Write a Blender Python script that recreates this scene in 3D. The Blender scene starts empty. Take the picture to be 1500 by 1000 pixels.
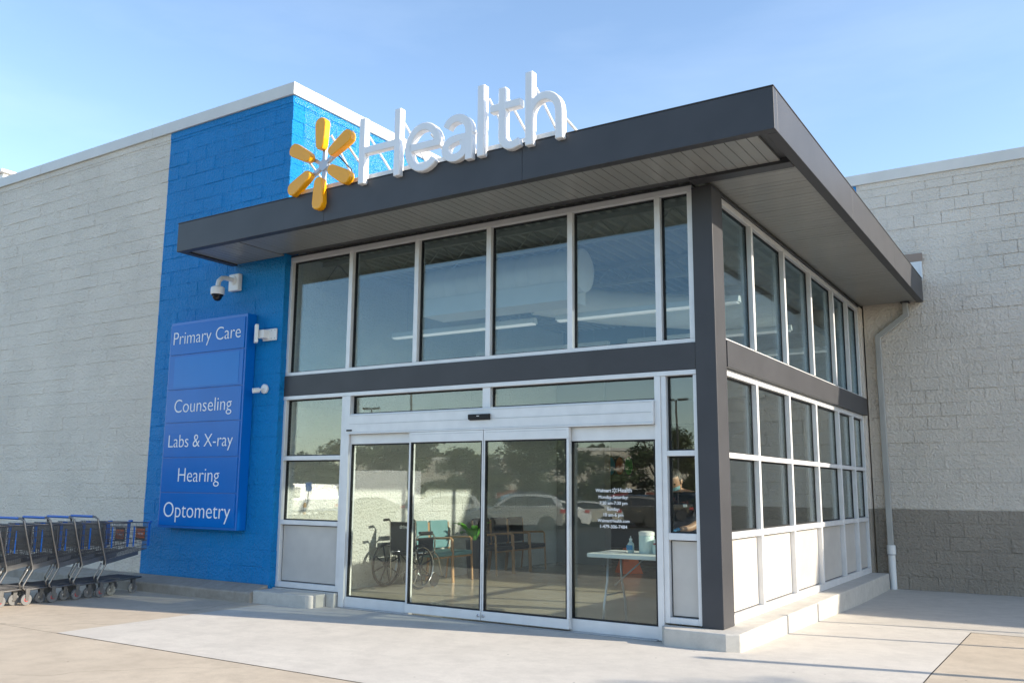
import bpy, bmesh, math, random
from mathutils import Vector, Matrix
random.seed(7)
R = math.radians
sc = bpy.context.scene
COL = sc.collection

# ------------------------------------------------------------------ camera
yaw, pitch, roll = R(32.5321), R(9.30), R(0.4653)
fw = Vector((-math.sin(yaw)*math.cos(pitch), math.cos(yaw)*math.cos(pitch), math.sin(pitch)))
rt = Vector((math.cos(yaw), math.sin(yaw), 0)); up = rt.cross(fw)
r2 = rt*math.cos(roll) + up*math.sin(roll); u2 = up*math.cos(roll) - rt*math.sin(roll)
CAM = Vector((2.8541, -8.0725, 1.5))
cd = bpy.data.cameras.new('camera'); cam = bpy.data.objects.new('camera', cd); COL.objects.link(cam)
m = Matrix((r2, u2, -fw)).transposed().to_4x4(); m.translation = CAM; cam.matrix_world = m
cd.lens = 1303.81/1500*36; cd.sensor_width = 36; cd.clip_start = 0.05; cd.clip_end = 3000
sc.camera = cam

# ------------------------------------------------------------------ sky and sun
SUN_AZ, SUN_EL = R(13.65), R(23.6)
w = bpy.data.worlds.new('World'); sc.world = w; w.use_nodes = True
nt = w.node_tree; nt.nodes.clear(); N = nt.nodes.new
out = N('ShaderNodeOutputWorld'); bg = N('ShaderNodeBackground'); sky = N('ShaderNodeTexSky')
sky.sky_type = 'NISHITA'; sky.sun_disc = False; sky.sun_elevation = SUN_EL; sky.sun_rotation = math.pi/2 - SUN_AZ
sky.air_density = 1.0; sky.dust_density = 0.5; sky.ozone_density = 1.6
tc = N('ShaderNodeTexCoord'); mp = N('ShaderNodeMapping'); mp.inputs['Scale'].default_value = (1.0, 1.6, 5.0); mp.inputs['Rotation'].default_value = (0.25, 0.1, 0.5)
nz = N('ShaderNodeTexNoise'); nz.inputs['Scale'].default_value = 1.7; nz.inputs['Detail'].default_value = 7; nz.inputs['Roughness'].default_value = 0.55
rp = N('ShaderNodeValToRGB'); rp.color_ramp.elements[0].position = 0.50; rp.color_ramp.elements[1].position = 0.80
rp.color_ramp.elements[0].color = (0, 0, 0, 1); rp.color_ramp.elements[1].color = (0.07, 0.07, 0.07, 1)
mx = N('ShaderNodeMix'); mx.data_type = 'RGBA'; mx.inputs[7].default_value = (6.2, 6.6, 7.0, 1)
L = nt.links.new
L(tc.outputs['Generated'], mp.inputs['Vector']); L(mp.outputs['Vector'], nz.inputs['Vector']); L(nz.outputs['Fac'], rp.inputs['Fac'])
L(rp.outputs['Color'], mx.inputs[0]); L(sky.outputs['Color'], mx.inputs[6]); L(mx.outputs[2], bg.inputs['Color'])
bg.inputs['Strength'].default_value = 0.148
L(bg.outputs['Background'], out.inputs['Surface'])
sd = bpy.data.lights.new('sun', 'SUN'); sd.energy = 3.7; sd.angle = R(0.6); sd.color = (1.0, 0.89, 0.73)
sun = bpy.data.objects.new('sun', sd); COL.objects.link(sun)
sdir = Vector((math.cos(SUN_EL)*math.cos(SUN_AZ), math.cos(SUN_EL)*math.sin(SUN_AZ), math.sin(SUN_EL)))
sun.rotation_euler = (-sdir).to_track_quat('-Z', 'Y').to_euler(); sun.location = (20, 5, 15)
sc.view_settings.view_transform = 'Standard'; sc.view_settings.look = 'None'
sc.view_settings.exposure = 1.15; sc.view_settings.gamma = 1.0
sc.cycles.max_bounces = 10; sc.cycles.transparent_max_bounces = 24; sc.cycles.diffuse_bounces = 5; sc.cycles.glossy_bounces = 5
sc.cycles.use_denoising = True; sc.cycles.caustics_reflective = False; sc.cycles.caustics_refractive = False
sc.cycles.sample_clamp_indirect = 6

# ------------------------------------------------------------------ materials
MATS = {}
def newmat(name):
    m = bpy.data.materials.new(name); m.use_nodes = True; t = m.node_tree
    return m, t, t.nodes['Principled BSDF'], t.nodes.new, t.links.new
def mat(name, col, rough=0.5, metal=0.0, var=0.06, vscale=3.0, bump=0.0, bscale=60.0, bdist=0.004, spec=0.5, emit=None, estr=0.0, coat=0.0):
    """principled paint with slow colour variation and fine relief"""
    if name in MATS: return MATS[name]
    m, t, p, n, l = newmat(name)
    g = n('ShaderNodeNewGeometry')
    p.inputs['Roughness'].default_value = rough; p.inputs['Metallic'].default_value = metal
    p.inputs['Specular IOR Level'].default_value = spec; p.inputs['Coat Weight'].default_value = coat
    if var > 0:
        z = n('ShaderNodeTexNoise'); z.inputs['Scale'].default_value = vscale; z.inputs['Detail'].default_value = 5
        l(g.outputs['Position'], z.inputs['Vector'])
        r = n('ShaderNodeValToRGB'); e = r.color_ramp.elements
        e[0].position = 0.3; e[1].position = 0.7
        e[0].color = (*[c*(1-var) for c in col], 1); e[1].color = (*[min(1, c*(1+var)) for c in col], 1)
        l(z.outputs['Fac'], r.inputs['Fac']); l(r.outputs['Color'], p.inputs['Base Color'])
    else:
        p.inputs['Base Color'].default_value = (*col, 1)
    if bump > 0:
        z2 = n('ShaderNodeTexNoise'); z2.inputs['Scale'].default_value = bscale; z2.inputs['Detail'].default_value = 6
        l(g.outputs['Position'], z2.inputs['Vector'])
        b = n('ShaderNodeBump'); b.inputs['Strength'].default_value = bump; b.inputs['Distance'].default_value = bdist
        l(z2.outputs['Fac'], b.inputs['Height']); l(b.outputs['Normal'], p.inputs['Normal'])
    if emit: p.inputs['Emission Color'].default_value = (*emit, 1); p.inputs['Emission Strength'].default_value = estr
    MATS[name] = m; return m

def split_face(name, base, second=None, axis='X', edge=0.0, less=True, rough=0.55, spec=0.5, wobble=0.02):
    """painted split-face masonry; second colour where a coordinate passes a painted edge"""
    m, t, p, n, l = newmat(name)
    g = n('ShaderNodeNewGeometry')
    z = n('ShaderNodeTexNoise'); z.inputs['Scale'].default_value = 26; z.inputs['Detail'].default_value = 8; z.inputs['Roughness'].default_value = 0.62
    z3 = n('ShaderNodeTexNoise'); z3.inputs['Scale'].default_value = 1.1; z3.inputs['Detail'].default_value = 6
    mu = n('ShaderNodeTexVoronoi'); mu.inputs['Scale'].default_value = 34; mu.feature = 'F1'
    for q in (z, z3, mu): l(g.outputs['Position'], q.inputs['Vector'])
    z.inputs['Scale'].default_value = 24; z.inputs['Detail'].default_value = 10; z.inputs['Roughness'].default_value = 0.68
    ad = n('ShaderNodeMath'); ad.operation = 'MULTIPLY_ADD'; ad.inputs[1].default_value = 0.35
    l(mu.outputs['Distance'], ad.inputs[0]); l(z.outputs['Fac'], ad.inputs[2])
    b = n('ShaderNodeBump'); b.inputs['Strength'].default_value = 1.0; b.inputs['Distance'].default_value = 0.036
    l(ad.outputs[0], b.inputs['Height']); l(b.outputs['Normal'], p.inputs['Normal'])
    def tone(c):
        r = n('ShaderNodeValToRGB'); e = r.color_ramp.elements
        e[0].position = 0.3; e[1].position = 0.72
        e[0].color = (*[v*0.90 for v in c], 1); e[1].color = (*[min(1, v*1.05) for v in c], 1)
        l(z3.outputs['Fac'], r.inputs['Fac']); return r.outputs['Color']
    c = tone(base)
    if second:
        s = n('ShaderNodeSeparateXYZ'); l(g.outputs['Position'], s.inputs[0])
        wz = n('ShaderNodeMath'); wz.operation = 'MULTIPLY_ADD'; wz.inputs[1].default_value = wobble; wz.inputs[2].default_value = edge - wobble/2
        l(z.outputs['Fac'], wz.inputs[0])
        st = n('ShaderNodeMath'); st.operation = 'LESS_THAN' if less else 'GREATER_THAN'
        l(s.outputs[axis], st.inputs[0]); l(wz.outputs[0], st.inputs[1])
        x = n('ShaderNodeMix'); x.data_type = 'RGBA'
        l(st.outputs[0], x.inputs[0]); l(c, x.inputs[6]); l(tone(second), x.inputs[7]); c = x.outputs[2]
    # dust and weather stains: thin scattered marks
    z4 = n('ShaderNodeTexNoise'); z4.inputs['Scale'].default_value = 5; z4.inputs['Detail'].default_value = 9; z4.inputs['Roughness'].default_value = 0.7
    mpn = n('ShaderNodeMapping'); mpn.inputs['Scale'].default_value = (1, 1, 2.2); l(g.outputs['Position'], mpn.inputs['Vector']); l(mpn.outputs['Vector'], z4.inputs['Vector'])
    r4 = n('ShaderNodeValToRGB'); r4.color_ramp.elements[0].position = 0.60; r4.color_ramp.elements[1].position = 0.78
    r4.color_ramp.elements[0].color = (0, 0, 0, 1); r4.color_ramp.elements[1].color = (0.30, 0.30, 0.30, 1)
    l(z4.outputs['Fac'], r4.inputs['Fac'])
    y = n('ShaderNodeMix'); y.data_type = 'RGBA'; y.blend_type = 'MULTIPLY'; y.inputs[7].default_value = (0.86, 0.76, 0.64, 1)
    l(r4.outputs['Color'], y.inputs[0]); l(c, y.inputs[6]); l(y.outputs[2], p.inputs['Base Color'])
    p.inputs['Roughness'].default_value = rough; p.inputs['Specular IOR Level'].default_value = spec
    return m

GREYW = (0.82, 0.735, 0.625); BLUE = (0.000, 0.235, 0.60)
M_left = split_face('painted_block_grey_blue', GREYW, BLUE, 'X', -8.385, less=False, rough=0.5, spec=0.3)
M_ret = split_face('painted_block_blue_white', (0.72, 0.70, 0.64), BLUE, 'Z', 4.80, less=False, rough=0.27, spec=0.9)
M_right = split_face('painted_block_grey_taupe', (0.79, 0.71, 0.61), (0.37, 0.32, 0.26), 'Z', 1.215, less=True, rough=0.5, wobble=0.004)

def concrete(name, col, dark, stain, scale=1.0, bumpd=0.003, streak=None, cracks=0):
    m, t, p, n, l = newmat(name)
    g = n('ShaderNodeNewGeometry')
    def noise(s, d=6, r=0.6, vec=None):
        z = n('ShaderNodeTexNoise'); z.inputs['Scale'].default_value = s*scale; z.inputs['Detail'].default_value = d; z.inputs['Roughness'].default_value = r
        l(vec or g.outputs['Position'], z.inputs['Vector']); return z.outputs['Fac']
    def ramp(f, a, b, ca, cb):
        r = n('ShaderNodeValToRGB'); e = r.color_ramp.elements; e[0].position = a; e[1].position = b; e[0].color = (*ca, 1); e[1].color = (*cb, 1)
        l(f, r.inputs['Fac']); return r.outputs['Color']
    def mixc(f, a, b, mode='MIX'):
        x = n('ShaderNodeMix'); x.data_type = 'RGBA'; x.blend_type = mode
        l(f, x.inputs[0]); l(a, x.inputs[6])
        if isinstance(b, tuple): x.inputs[7].default_value = (*b, 1)
        else: l(b, x.inputs[7])
        return x.outputs[2]
    c = ramp(noise(0.9), 0.3, 0.7, dark, col)
    c = mixc(ramp(noise(0.35, 8, 0.65), 0.5, 0.75, (0, 0, 0), (0.55, 0.55, 0.55)), c, stain)
    c = mixc(ramp(noise(70, 3), 0.35, 0.65, (0.55, 0.55, 0.55), (0, 0, 0)), c, tuple(v*0.82 for v in col))
    c = mixc(ramp(noise(4.5, 9, 0.72), 0.42, 0.70, (0, 0, 0), (0.60, 0.60, 0.60)), c, tuple(v*0.76 for v in dark))
    spots = n('ShaderNodeTexVoronoi'); spots.inputs['Scale'].default_value = 3.4; l(g.outputs['Position'], spots.inputs['Vector'])
    c = mixc(ramp(spots.outputs['Distance'], 0.020, 0.045, (0.8, 0.8, 0.8), (0, 0, 0)), c, tuple(v*0.3 for v in col))
    if cracks:
        wv = n('ShaderNodeTexNoise'); wv.inputs['Scale'].default_value = 1.2; wv.inputs['Detail'].default_value = 6; l(g.outputs['Position'], wv.inputs['Vector'])
        va = n('ShaderNodeVectorMath'); va.operation = 'MULTIPLY_ADD'; va.inputs[1].default_value = (0.9, 0.9, 0.0); l(wv.outputs['Color'], va.inputs[0]); l(g.outputs['Position'], va.inputs[2])
        vo = n('ShaderNodeTexVoronoi'); vo.feature = 'DISTANCE_TO_EDGE'; vo.inputs['Scale'].default_value = cracks; l(va.outputs[0], vo.inputs['Vector'])
        c = mixc(ramp(vo.outputs['Distance'], 0.0008, 0.0030, (0.30, 0.30, 0.30), (0, 0, 0)), c, tuple(v*0.35 for v in dark))
        gs = n('ShaderNodeTexVoronoi'); gs.inputs['Scale'].default_value = 1.1; gs.inputs['Randomness'].default_value = 1.0; l(va.outputs[0], gs.inputs['Vector'])
        c = mixc(ramp(gs.outputs['Distance'], 0.03, 0.075, (0.35, 0.35, 0.35), (0, 0, 0)), c, tuple(v*0.45 for v in dark))
    if streak:
        mpn = n('ShaderNodeMapping'); mpn.inputs['Scale'].default_value = streak; l(g.outputs['Position'], mpn.inputs['Vector'])
        c = mixc(ramp(noise(2.0, 8, 0.7, mpn.outputs['Vector']), 0.45, 0.75, (0, 0, 0), (0.4, 0.4, 0.4)), c, tuple(v*0.86 for v in dark))
    l(c, p.inputs['Base Color'])
    b = n('ShaderNodeBump'); b.inputs['Strength'].default_value = 0.5; b.inputs['Distance'].default_value = bumpd
    l(noise(45, 8, 0.7), b.inputs['Height']); l(b.outputs['Normal'], p.inputs['Normal'])
    p.inputs['Roughness'].default_value = 0.85; p.inputs['Specular IOR Level'].default_value = 0.3
    return m
M_old = concrete('old_concrete', (0.60, 0.51, 0.40), (0.50, 0.42, 0.325), (0.40, 0.335, 0.26), cracks=0.23)
M_new = concrete('new_concrete', (0.66, 0.615, 0.55), (0.58, 0.54, 0.485), (0.50, 0.46, 0.405), streak=(0.4, 4.0, 1))
M_walk = concrete('grey_concrete', (0.62, 0.575, 0.51), (0.54, 0.50, 0.44), (0.46, 0.43, 0.38), streak=(0.3, 3.0, 1))
M_curb = concrete('kerb_concrete', (0.42, 0.375, 0.32), (0.29, 0.25, 0.205), (0.20, 0.165, 0.13), scale=2.2, streak=(5.0, 0.5, 1))
M_plinth = concrete('plinth_concrete', (0.60, 0.57, 0.52), (0.50, 0.475, 0.43), (0.36, 0.34, 0.31), scale=2.0)
M_asph = concrete('asphalt', (0.115, 0.112, 0.108), (0.085, 0.083, 0.081), (0.065, 0.064, 0.062))
M_floor = None
def floor_mat():
    m, t, p, n, l = newmat('polished_floor')
    g = n('ShaderNodeNewGeometry'); z = n('ShaderNodeTexNoise'); z.inputs['Scale'].default_value = 1.6; z.inputs['Detail'].default_value = 8
    l(g.outputs['Position'], z.inputs['Vector']); r = n('ShaderNodeValToRGB'); e = r.color_ramp.elements
    e[0].position = 0.3; e[1].position = 0.7; e[0].color = (0.42, 0.37, 0.28, 1); e[1].color = (0.52, 0.46, 0.36, 1)
    l(z.outputs['Fac'], r.inputs['Fac']); l(r.outputs['Color'], p.inputs['Base Color'])
    p.inputs['Roughness'].default_value = 0.16; return m
M_floor = floor_mat()

M_char = mat('charcoal_metal', (0.060, 0.060, 0.065), 0.45, 0.1, var=0.10, vscale=2, bump=0.16, bscale=1.6, bdist=0.012, spec=0.35)
M_soff = mat('soffit_metal', (0.27, 0.27, 0.255), 0.30, 0.0, var=0.08, vscale=1.5, spec=0.6)
M_lip = mat('soffit_trim', (0.045, 0.045, 0.048), 0.4, var=0.05)
M_alu = mat('silver_aluminium', (0.72, 0.72, 0.72), 0.38, 0.15, var=0.05, vscale=6, bump=0.05, bscale=200, bdist=0.001)
M_pan = mat('infill_panel', (0.54, 0.51, 0.47), 0.42, 0.1, var=0.05, vscale=5, bump=0.05, bscale=12, bdist=0.003)
M_blk = mat('black_rubber', (0.006, 0.006, 0.007), 0.6, var=0)
M_coping = mat('white_coping', (0.66, 0.64, 0.60), 0.4, var=0.06, vscale=2)
M_white = mat('white_paint', (0.78, 0.78, 0.77), 0.4, var=0.03)
M_letter = mat('white_acrylic', (0.84, 0.84, 0.85), 0.28, var=0.02)
M_yel = mat('yellow_acrylic', (0.93, 0.40, 0.004), 0.22, var=0.04)
M_grey = mat('grey_metal', (0.42, 0.43, 0.45), 0.35, 0.5, var=0.05)
M_galv = mat('painted_downspout', (0.42, 0.41, 0.38), 0.45, var=0.08, vscale=2)
M_sign = mat('sign_blue', (0.000, 0.140, 0.50), 0.16, var=0.05, vscale=1.5, spec=0.22)
M_signb = mat('sign_case_blue', (0.000, 0.135, 0.49), 0.3, var=0.04)
M_print = mat('white_print', (0.86, 0.86, 0.86), 0.5, var=0)
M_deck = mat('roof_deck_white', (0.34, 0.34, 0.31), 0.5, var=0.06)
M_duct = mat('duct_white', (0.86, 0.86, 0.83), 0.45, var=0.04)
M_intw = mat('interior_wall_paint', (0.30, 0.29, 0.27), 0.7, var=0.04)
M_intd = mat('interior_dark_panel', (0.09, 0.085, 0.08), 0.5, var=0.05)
M_steel = mat('cart_steel', (0.22, 0.215, 0.21), 0.32, 0.7, var=0.06, vscale=9)
M_wire = mat('cart_wire', (0.13, 0.13, 0.135), 0.40, 0.4, var=0.06, vscale=9)
M_cblue = mat('cart_blue', (0.010, 0.13, 0.50), 0.35, var=0.04)
M_tyre = mat('cart_tyre', (0.16, 0.16, 0.16), 0.6, var=0.08)
M_red = mat('hub_red', (0.45, 0.04, 0.04), 0.4, var=0)
M_orange = mat('orange_plastic', (0.90, 0.16, 0.015), 0.5, var=0.05)
M_chrome = mat('chrome', (0.72, 0.72, 0.74), 0.12, 1.0, var=0)
M_vinyl = mat('black_vinyl', (0.022, 0.020, 0.020), 0.45, var=0.1)
M_teal = mat('teal_vinyl', (0.16, 0.30, 0.31), 0.45, var=0.06)
M_wood = mat('light_wood', (0.47, 0.26, 0.12), 0.4, var=0.12, vscale=14)
M_leaf = mat('plant_leaf', (0.11, 0.36, 0.03), 0.4, var=0.25, vscale=8)
M_pot = mat('plant_pot', (0.05, 0.05, 0.06), 0.4, var=0.05)
M_table = mat('table_plastic', (0.75, 0.78, 0.77), 0.45, var=0.03)
M_cyl = mat('wipe_tub', (0.62, 0.74, 0.72), 0.4, var=0.02)
M_skin = mat('skin', (0.40, 0.23, 0.15), 0.5, var=0.05)
M_navy = mat('navy_cloth', (0.010, 0.013, 0.028), 0.85, var=0.1, bump=0.3, bscale=40, bdist=0.01)
M_hair = mat('dark_hair', (0.012, 0.009, 0.007), 0.6, var=0.1)
M_glove = mat('blue_glove', (0.03, 0.22, 0.42), 0.45, var=0.05)
M_smoke = mat('black_dome', (0.008, 0.008, 0.009), 0.08, var=0)
M_lamp = mat('lamp_tube', (0.8, 0.8, 0.75), 0.5, var=0, emit=(1.0, 0.74, 0.45), estr=2.2)

M_lampw = mat('lamp_diffuser', (0.85, 0.85, 0.82), 0.5, var=0, emit=(1.0, 0.95, 0.86), estr=0.16)
def glass(name, r0, tint, wave=0.0006, film=0.035, refl=(0.95, 1.0, 1.0)):
    m = bpy.data.materials.new(name); m.use_nodes = True; t = m.node_tree; t.nodes.clear(); n = t.nodes.new; l = t.links.new
    o = n('ShaderNodeOutputMaterial'); tr = n('ShaderNodeBsdfTransparent'); gl = n('ShaderNodeBsdfGlossy'); mx = n('ShaderNodeMixShader')
    tr.inputs['Color'].default_value = (*tint, 1); gl.inputs['Roughness'].default_value = 0.0; gl.inputs['Color'].default_value = (*refl, 1)
    lw = n('ShaderNodeLayerWeight'); lw.inputs['Blend'].default_value = 0.5
    pw = n('ShaderNodeMath'); pw.operation = 'POWER'; pw.inputs[1].default_value = 4.0; l(lw.outputs['Facing'], pw.inputs[0])
    ma = n('ShaderNodeMath'); ma.operation = 'MULTIPLY_ADD'; ma.inputs[1].default_value = 1-r0; ma.inputs[2].default_value = r0; l(pw.outputs[0], ma.inputs[0])
    g = n('ShaderNodeNewGeometry'); z = n('ShaderNodeTexNoise'); z.inputs['Scale'].default_value = 1.3; z.inputs['Detail'].default_value = 1; l(g.outputs['Position'], z.inputs['Vector'])
    b = n('ShaderNodeBump'); b.inputs['Strength'].default_value = 1.0; b.inputs['Distance'].default_value = wave; l(z.outputs['Fac'], b.inputs['Height']); l(b.outputs['Normal'], gl.inputs['Normal'])
    df = n('ShaderNodeBsdfDiffuse'); df.inputs['Color'].default_value = (0.62, 0.58, 0.50, 1); m2 = n('ShaderNodeMixShader')
    dz = n('ShaderNodeTexNoise'); dz.inputs['Scale'].default_value = 3.0; dz.inputs['Detail'].default_value = 9; dz.inputs['Roughness'].default_value = 0.7
    dm = n('ShaderNodeMapping'); dm.inputs['Scale'].default_value = (1.0, 1.0, 0.35); l(g.outputs['Position'], dm.inputs['Vector']); l(dm.outputs['Vector'], dz.inputs['Vector'])
    dr_ = n('ShaderNodeMapRange'); dr_.inputs['From Min'].default_value = 0.35; dr_.inputs['From Max'].default_value = 0.75; dr_.inputs['To Min'].default_value = 0.004; dr_.inputs['To Max'].default_value = film
    l(dz.outputs['Fac'], dr_.inputs['Value']); l(dr_.outputs['Result'], m2.inputs[0])
    l(ma.outputs[0], mx.inputs[0]); l(tr.outputs[0], mx.inputs[1]); l(gl.outputs[0], mx.inputs[2]); l(mx.outputs[0], m2.inputs[1]); l(df.outputs[0], m2.inputs[2]); l(m2.outputs[0], o.inputs['Surface'])
    return m
M_glass = glass('clear_glazing', 0.066, (0.91, 0.945, 0.925), film=0.010)
M_glasst = glass('tinted_glazing', 0.060, (0.84, 0.89, 0.90), film=0.006, refl=(0.68, 0.88, 1.0))
M_cglass = mat('car_glass', (0.012, 0.014, 0.016), 0.04, var=0, spec=0.8)

# ------------------------------------------------------------------ mesh helpers
class MB:
    def __init__(s): s.v = []; s.f = []; s.mi = []; s.cur = 0
    def mt(s, i): s.cur = i; return s
    def add(s, vs, fs):
        o = len(s.v); s.v += [tuple(v) for v in vs]
        for f in fs: s.f.append([o+i for i in f]); s.mi.append(s.cur)
        return s
    def box(s, x0, x1, y0, y1, z0, z1):
        return s.add([(x0,y0,z0),(x1,y0,z0),(x1,y1,z0),(x0,y1,z0),(x0,y0,z1),(x1,y0,z1),(x1,y1,z1),(x0,y1,z1)],
                     [(0,3,2,1),(4,5,6,7),(0,1,5,4),(1,2,6,5),(2,3,7,6),(3,0,4,7)])
    def obox(s, c, sx, sy, sz, rot):
        mt = Matrix.Translation(c) @ rot.to_4x4()
        vs = [mt @ Vector((a*sx/2, b*sy/2, d*sz/2)) for d in (-1,1) for a,b in ((-1,-1),(1,-1),(1,1),(-1,1))]
        return s.add(vs, [(0,3,2,1),(4,5,6,7),(0,1,5,4),(1,2,6,5),(2,3,7,6),(3,0,4,7)])
    def tube(s, pts, r, n=8, cap=True, r1=None):
        pts = [Vector(p) for p in pts]; k = len(pts); rings = []
        up = None
        for i, p in enumerate(pts):
            d = ((pts[min(i+1,k-1)] - pts[max(i-1,0)])).normalized()
            if up is None: up = Vector((0,0,1)) if abs(d.z) < 0.9 else Vector((1,0,0))
            a = d.cross(up)
            if a.length < 1e-4: a = d.orthogonal()
            a.normalize(); b = a.cross(d).normalized(); up = b
            rr = r if r1 is None else r + (r1-r)*i/(k-1)
            rings.append([p + a*rr*math.cos(2*math.pi*j/n) + b*rr*math.sin(2*math.pi*j/n) for j in range(n)])
        vs = [v for q in rings for v in q]; fs = []
        for i in range(k-1):
            for j in range(n): fs.append((i*n+j, i*n+(j+1)%n, (i+1)*n+(j+1)%n, (i+1)*n+j))
        if cap: fs += [tuple(range(n))[::-1], tuple(range((k-1)*n, k*n))]
        return s.add(vs, fs)
    def lathe(s, prof, c=(0,0,0), n=16, axis='Z', ring=False):
        vs = []; fs = []; k = len(prof); c = Vector(c)
        for r, h in prof:
            for j in range(n):
                a = 2*math.pi*j/n; x, y = r*math.cos(a), r*math.sin(a)
                vs.append(c + Vector({'Z':(x,y,h),'Y':(x,h,y),'X':(h,x,y)}[axis]))
        for i in range(k-1):
            for j in range(n): fs.append((i*n+j, i*n+(j+1)%n, (i+1)*n+(j+1)%n, (i+1)*n+j))
        if ring: fs += [((k-1)*n+j, (k-1)*n+(j+1)%n, (j+1)%n, j) for j in range(n)]
        else: fs += [tuple(range(n))[::-1], tuple(range((k-1)*n, k*n))]
        return s.add(vs, fs)
    def prism(s, poly, a0, a1, axis='Y'):
        """polygon (p,q) extruded along axis"""
        def mk(p, q, a): return {'Y':(p,a,q),'X':(a,p,q),'Z':(p,q,a)}[axis]
        n = len(poly); vs = [mk(p,q,a0) for p,q in poly] + [mk(p,q,a1) for p,q in poly]
        fs = [tuple(range(n)), tuple(range(2*n-1, n-1, -1))] + [(i, i+n, (i+1)%n+n, (i+1)%n) for i in range(n)]
        return s.add(vs, fs)
    def mesh(s, name, mats):
        me = bpy.data.meshes.new(name); me.from_pydata(s.v, [], s.f)
        for q in (mats if isinstance(mats, (list, tuple)) else [mats]): me.materials.append(q)
        me.polygons.foreach_set('material_index', s.mi); me.update()
        b = bmesh.new(); b.from_mesh(me); bmesh.ops.recalc_face_normals(b, faces=b.faces); b.to_mesh(me); b.free()
        return me
    def build(s, name, mats, parent=None, smooth=False, bevel=0.0, **props):
        xs, ys, zs = zip(*s.v)
        o = Vector(((min(xs)+max(xs))/2, (min(ys)+max(ys))/2, min(zs)))
        s.v = [(x-o.x, y-o.y, z-o.z) for x,y,z in s.v]
        return link(name, s.mesh(name, mats), parent, o, smooth, bevel, **props)
WLOC = {}
def link(name, me, parent=None, loc=(0,0,0), smooth=False, bevel=0.0, **props):
    ob = bpy.data.objects.new(name, me); COL.objects.link(ob)
    loc = Vector(loc); WLOC[ob.name] = loc
    if parent is not None: ob.parent = parent; ob.location = loc - WLOC.get(parent.name, Vector())
    else: ob.location = loc
    if me is not None and smooth:
        for p in me.polygons: p.use_smooth = True
        if smooth == 'auto': me.set_sharp_from_angle(angle=R(35))
    if bevel: 
        b = ob.modifiers.new('bevel', 'BEVEL'); b.width = bevel; b.segments = 2; b.limit_method = 'ANGLE'; b.angle_limit = R(40)
    for k, v in props.items(): ob[k] = v
    return ob
def thing(name, label, cat, loc=(0,0,0), group=None):
    o = bpy.data.objects.new(name, None); COL.objects.link(o); o.empty_display_size = 0.2
    o.location = loc; WLOC[o.name] = Vector(loc); o['label'] = label; o['category'] = cat
    if group: o['group'] = group
    return o
def tag(o, label, cat, group=None):
    o['label'] = label; o['category'] = cat
    if group: o['group'] = group
    return o
def struct(o): o['kind'] = 'structure'; return o
def copy_tree(o, parent=None, label=None):
    c = o.copy(); COL.objects.link(c); c.parent = parent
    if label: c['label'] = label
    for ch in list(o.children): copy_tree(ch, c)
    return c
def bx(name, x0, x1, y0, y1, z0, z1, m, parent=None, bevel=0.0, **p):
    return MB().box(x0,x1,y0,y1,z0,z1).build(name, m, parent, bevel=bevel, **p)
def text_mesh(body, width=None, height=None, depth=0.004, offset=0.0, space=1.0, align='LEFT'):
    """built-in font as a mesh in the XZ plane facing -Y, scaled to width or cap height; returns mesh, size"""
    cu = bpy.data.curves.new('lettering', 'FONT'); cu.body = body; cu.extrude = depth/2; cu.offset = offset; cu.space_character = space; cu.resolution_u = 4
    o = bpy.data.objects.new('lettering', cu); COL.objects.link(o)
    dg = bpy.context.evaluated_depsgraph_get(); me = bpy.data.meshes.new_from_object(o.evaluated_get(dg))
    bpy.data.objects.remove(o); bpy.data.curves.remove(cu)
    xs = [v.co.x for v in me.vertices]; x0, x1 = min(xs), max(xs)
    k = width/(x1-x0) if width else height/0.72
    for v in me.vertices:
        x = (v.co.x - x0)*k
        if align == 'CENTER': x -= (x1-x0)*k/2
        v.co = (x, -v.co.z, v.co.y*k)
    return me, (x1-x0)*k
def put_text(body, x, y, z, m, parent, name='lettering', **k):
    me, wd = text_mesh(body, **k); me.materials.append(m)
    return link(name, me, parent, (x, y, z))

# ------------------------------------------------------------------ ground
def gz(y):
    P = [(-600,-2.5),(-90,-1.1),(-30,-0.55),(-14,-0.06),(-9,0.09),(-0.2,0.09),(4.8,0.0),(600,0.0)]
    for (a,za),(b,zb) in zip(P, P[1:]):
        if a <= y <= b: return za + (zb-za)*(y-a)/(b-a)
    return 0
def sheet(name, x0, x1, y0, y1, dz, m, nx=1, **k):
    ys = sorted({y0, y1} | {q for q in (-90,-30,-14,-9,-0.2,4.8) if y0 < q < y1})
    b = MB(); xs = [x0+(x1-x0)*i/nx for i in range(nx+1)]
    vs = [(x, y, gz(y)+dz) for y in ys for x in xs]; w_ = nx+1
    fs = [(j*w_+i, j*w_+i+1, (j+1)*w_+i+1, (j+1)*w_+i) for j in range(len(ys)-1) for i in range(nx)]
    me = bpy.data.meshes.new(name); me.from_pydata(vs, [], fs); me.materials.append(m); me.update()
    return struct(link(name, me, None, (0,0,0)))
M_earth = mat('dry_grass', (0.13, 0.11, 0.05), 0.9, var=0.3, vscale=0.3)
M_joint = mat('joint_filler', (0.20, 0.17, 0.135), 0.9, var=0.1)
sheet('ground', -600, 600, -600, 600, -0.05, M_earth, 8)
sheet('pavement_base', -45, 45, -5.2, 7.3, -0.012, M_joint)
G = 0.0035
sheet('pavement', -45, 45, -5.2, -2.93-G, 0.0, M_old, 6)
sheet('pavement', -45, -5.58-G, -2.93+G, 0.5, 0.0, M_old, 4)
sheet('pavement', 1.72+G, 45, -2.93+G, 2.70-G, 0.0, M_old, 4)
sheet('pavement', -5.58+G, 1.72-G, -2.93+G, 2.70-G, 0.003, M_new, 2)
sheet('pavement', 0.0, 45, 2.70+G, 7.3, 0.002, M_walk, 2)
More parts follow.
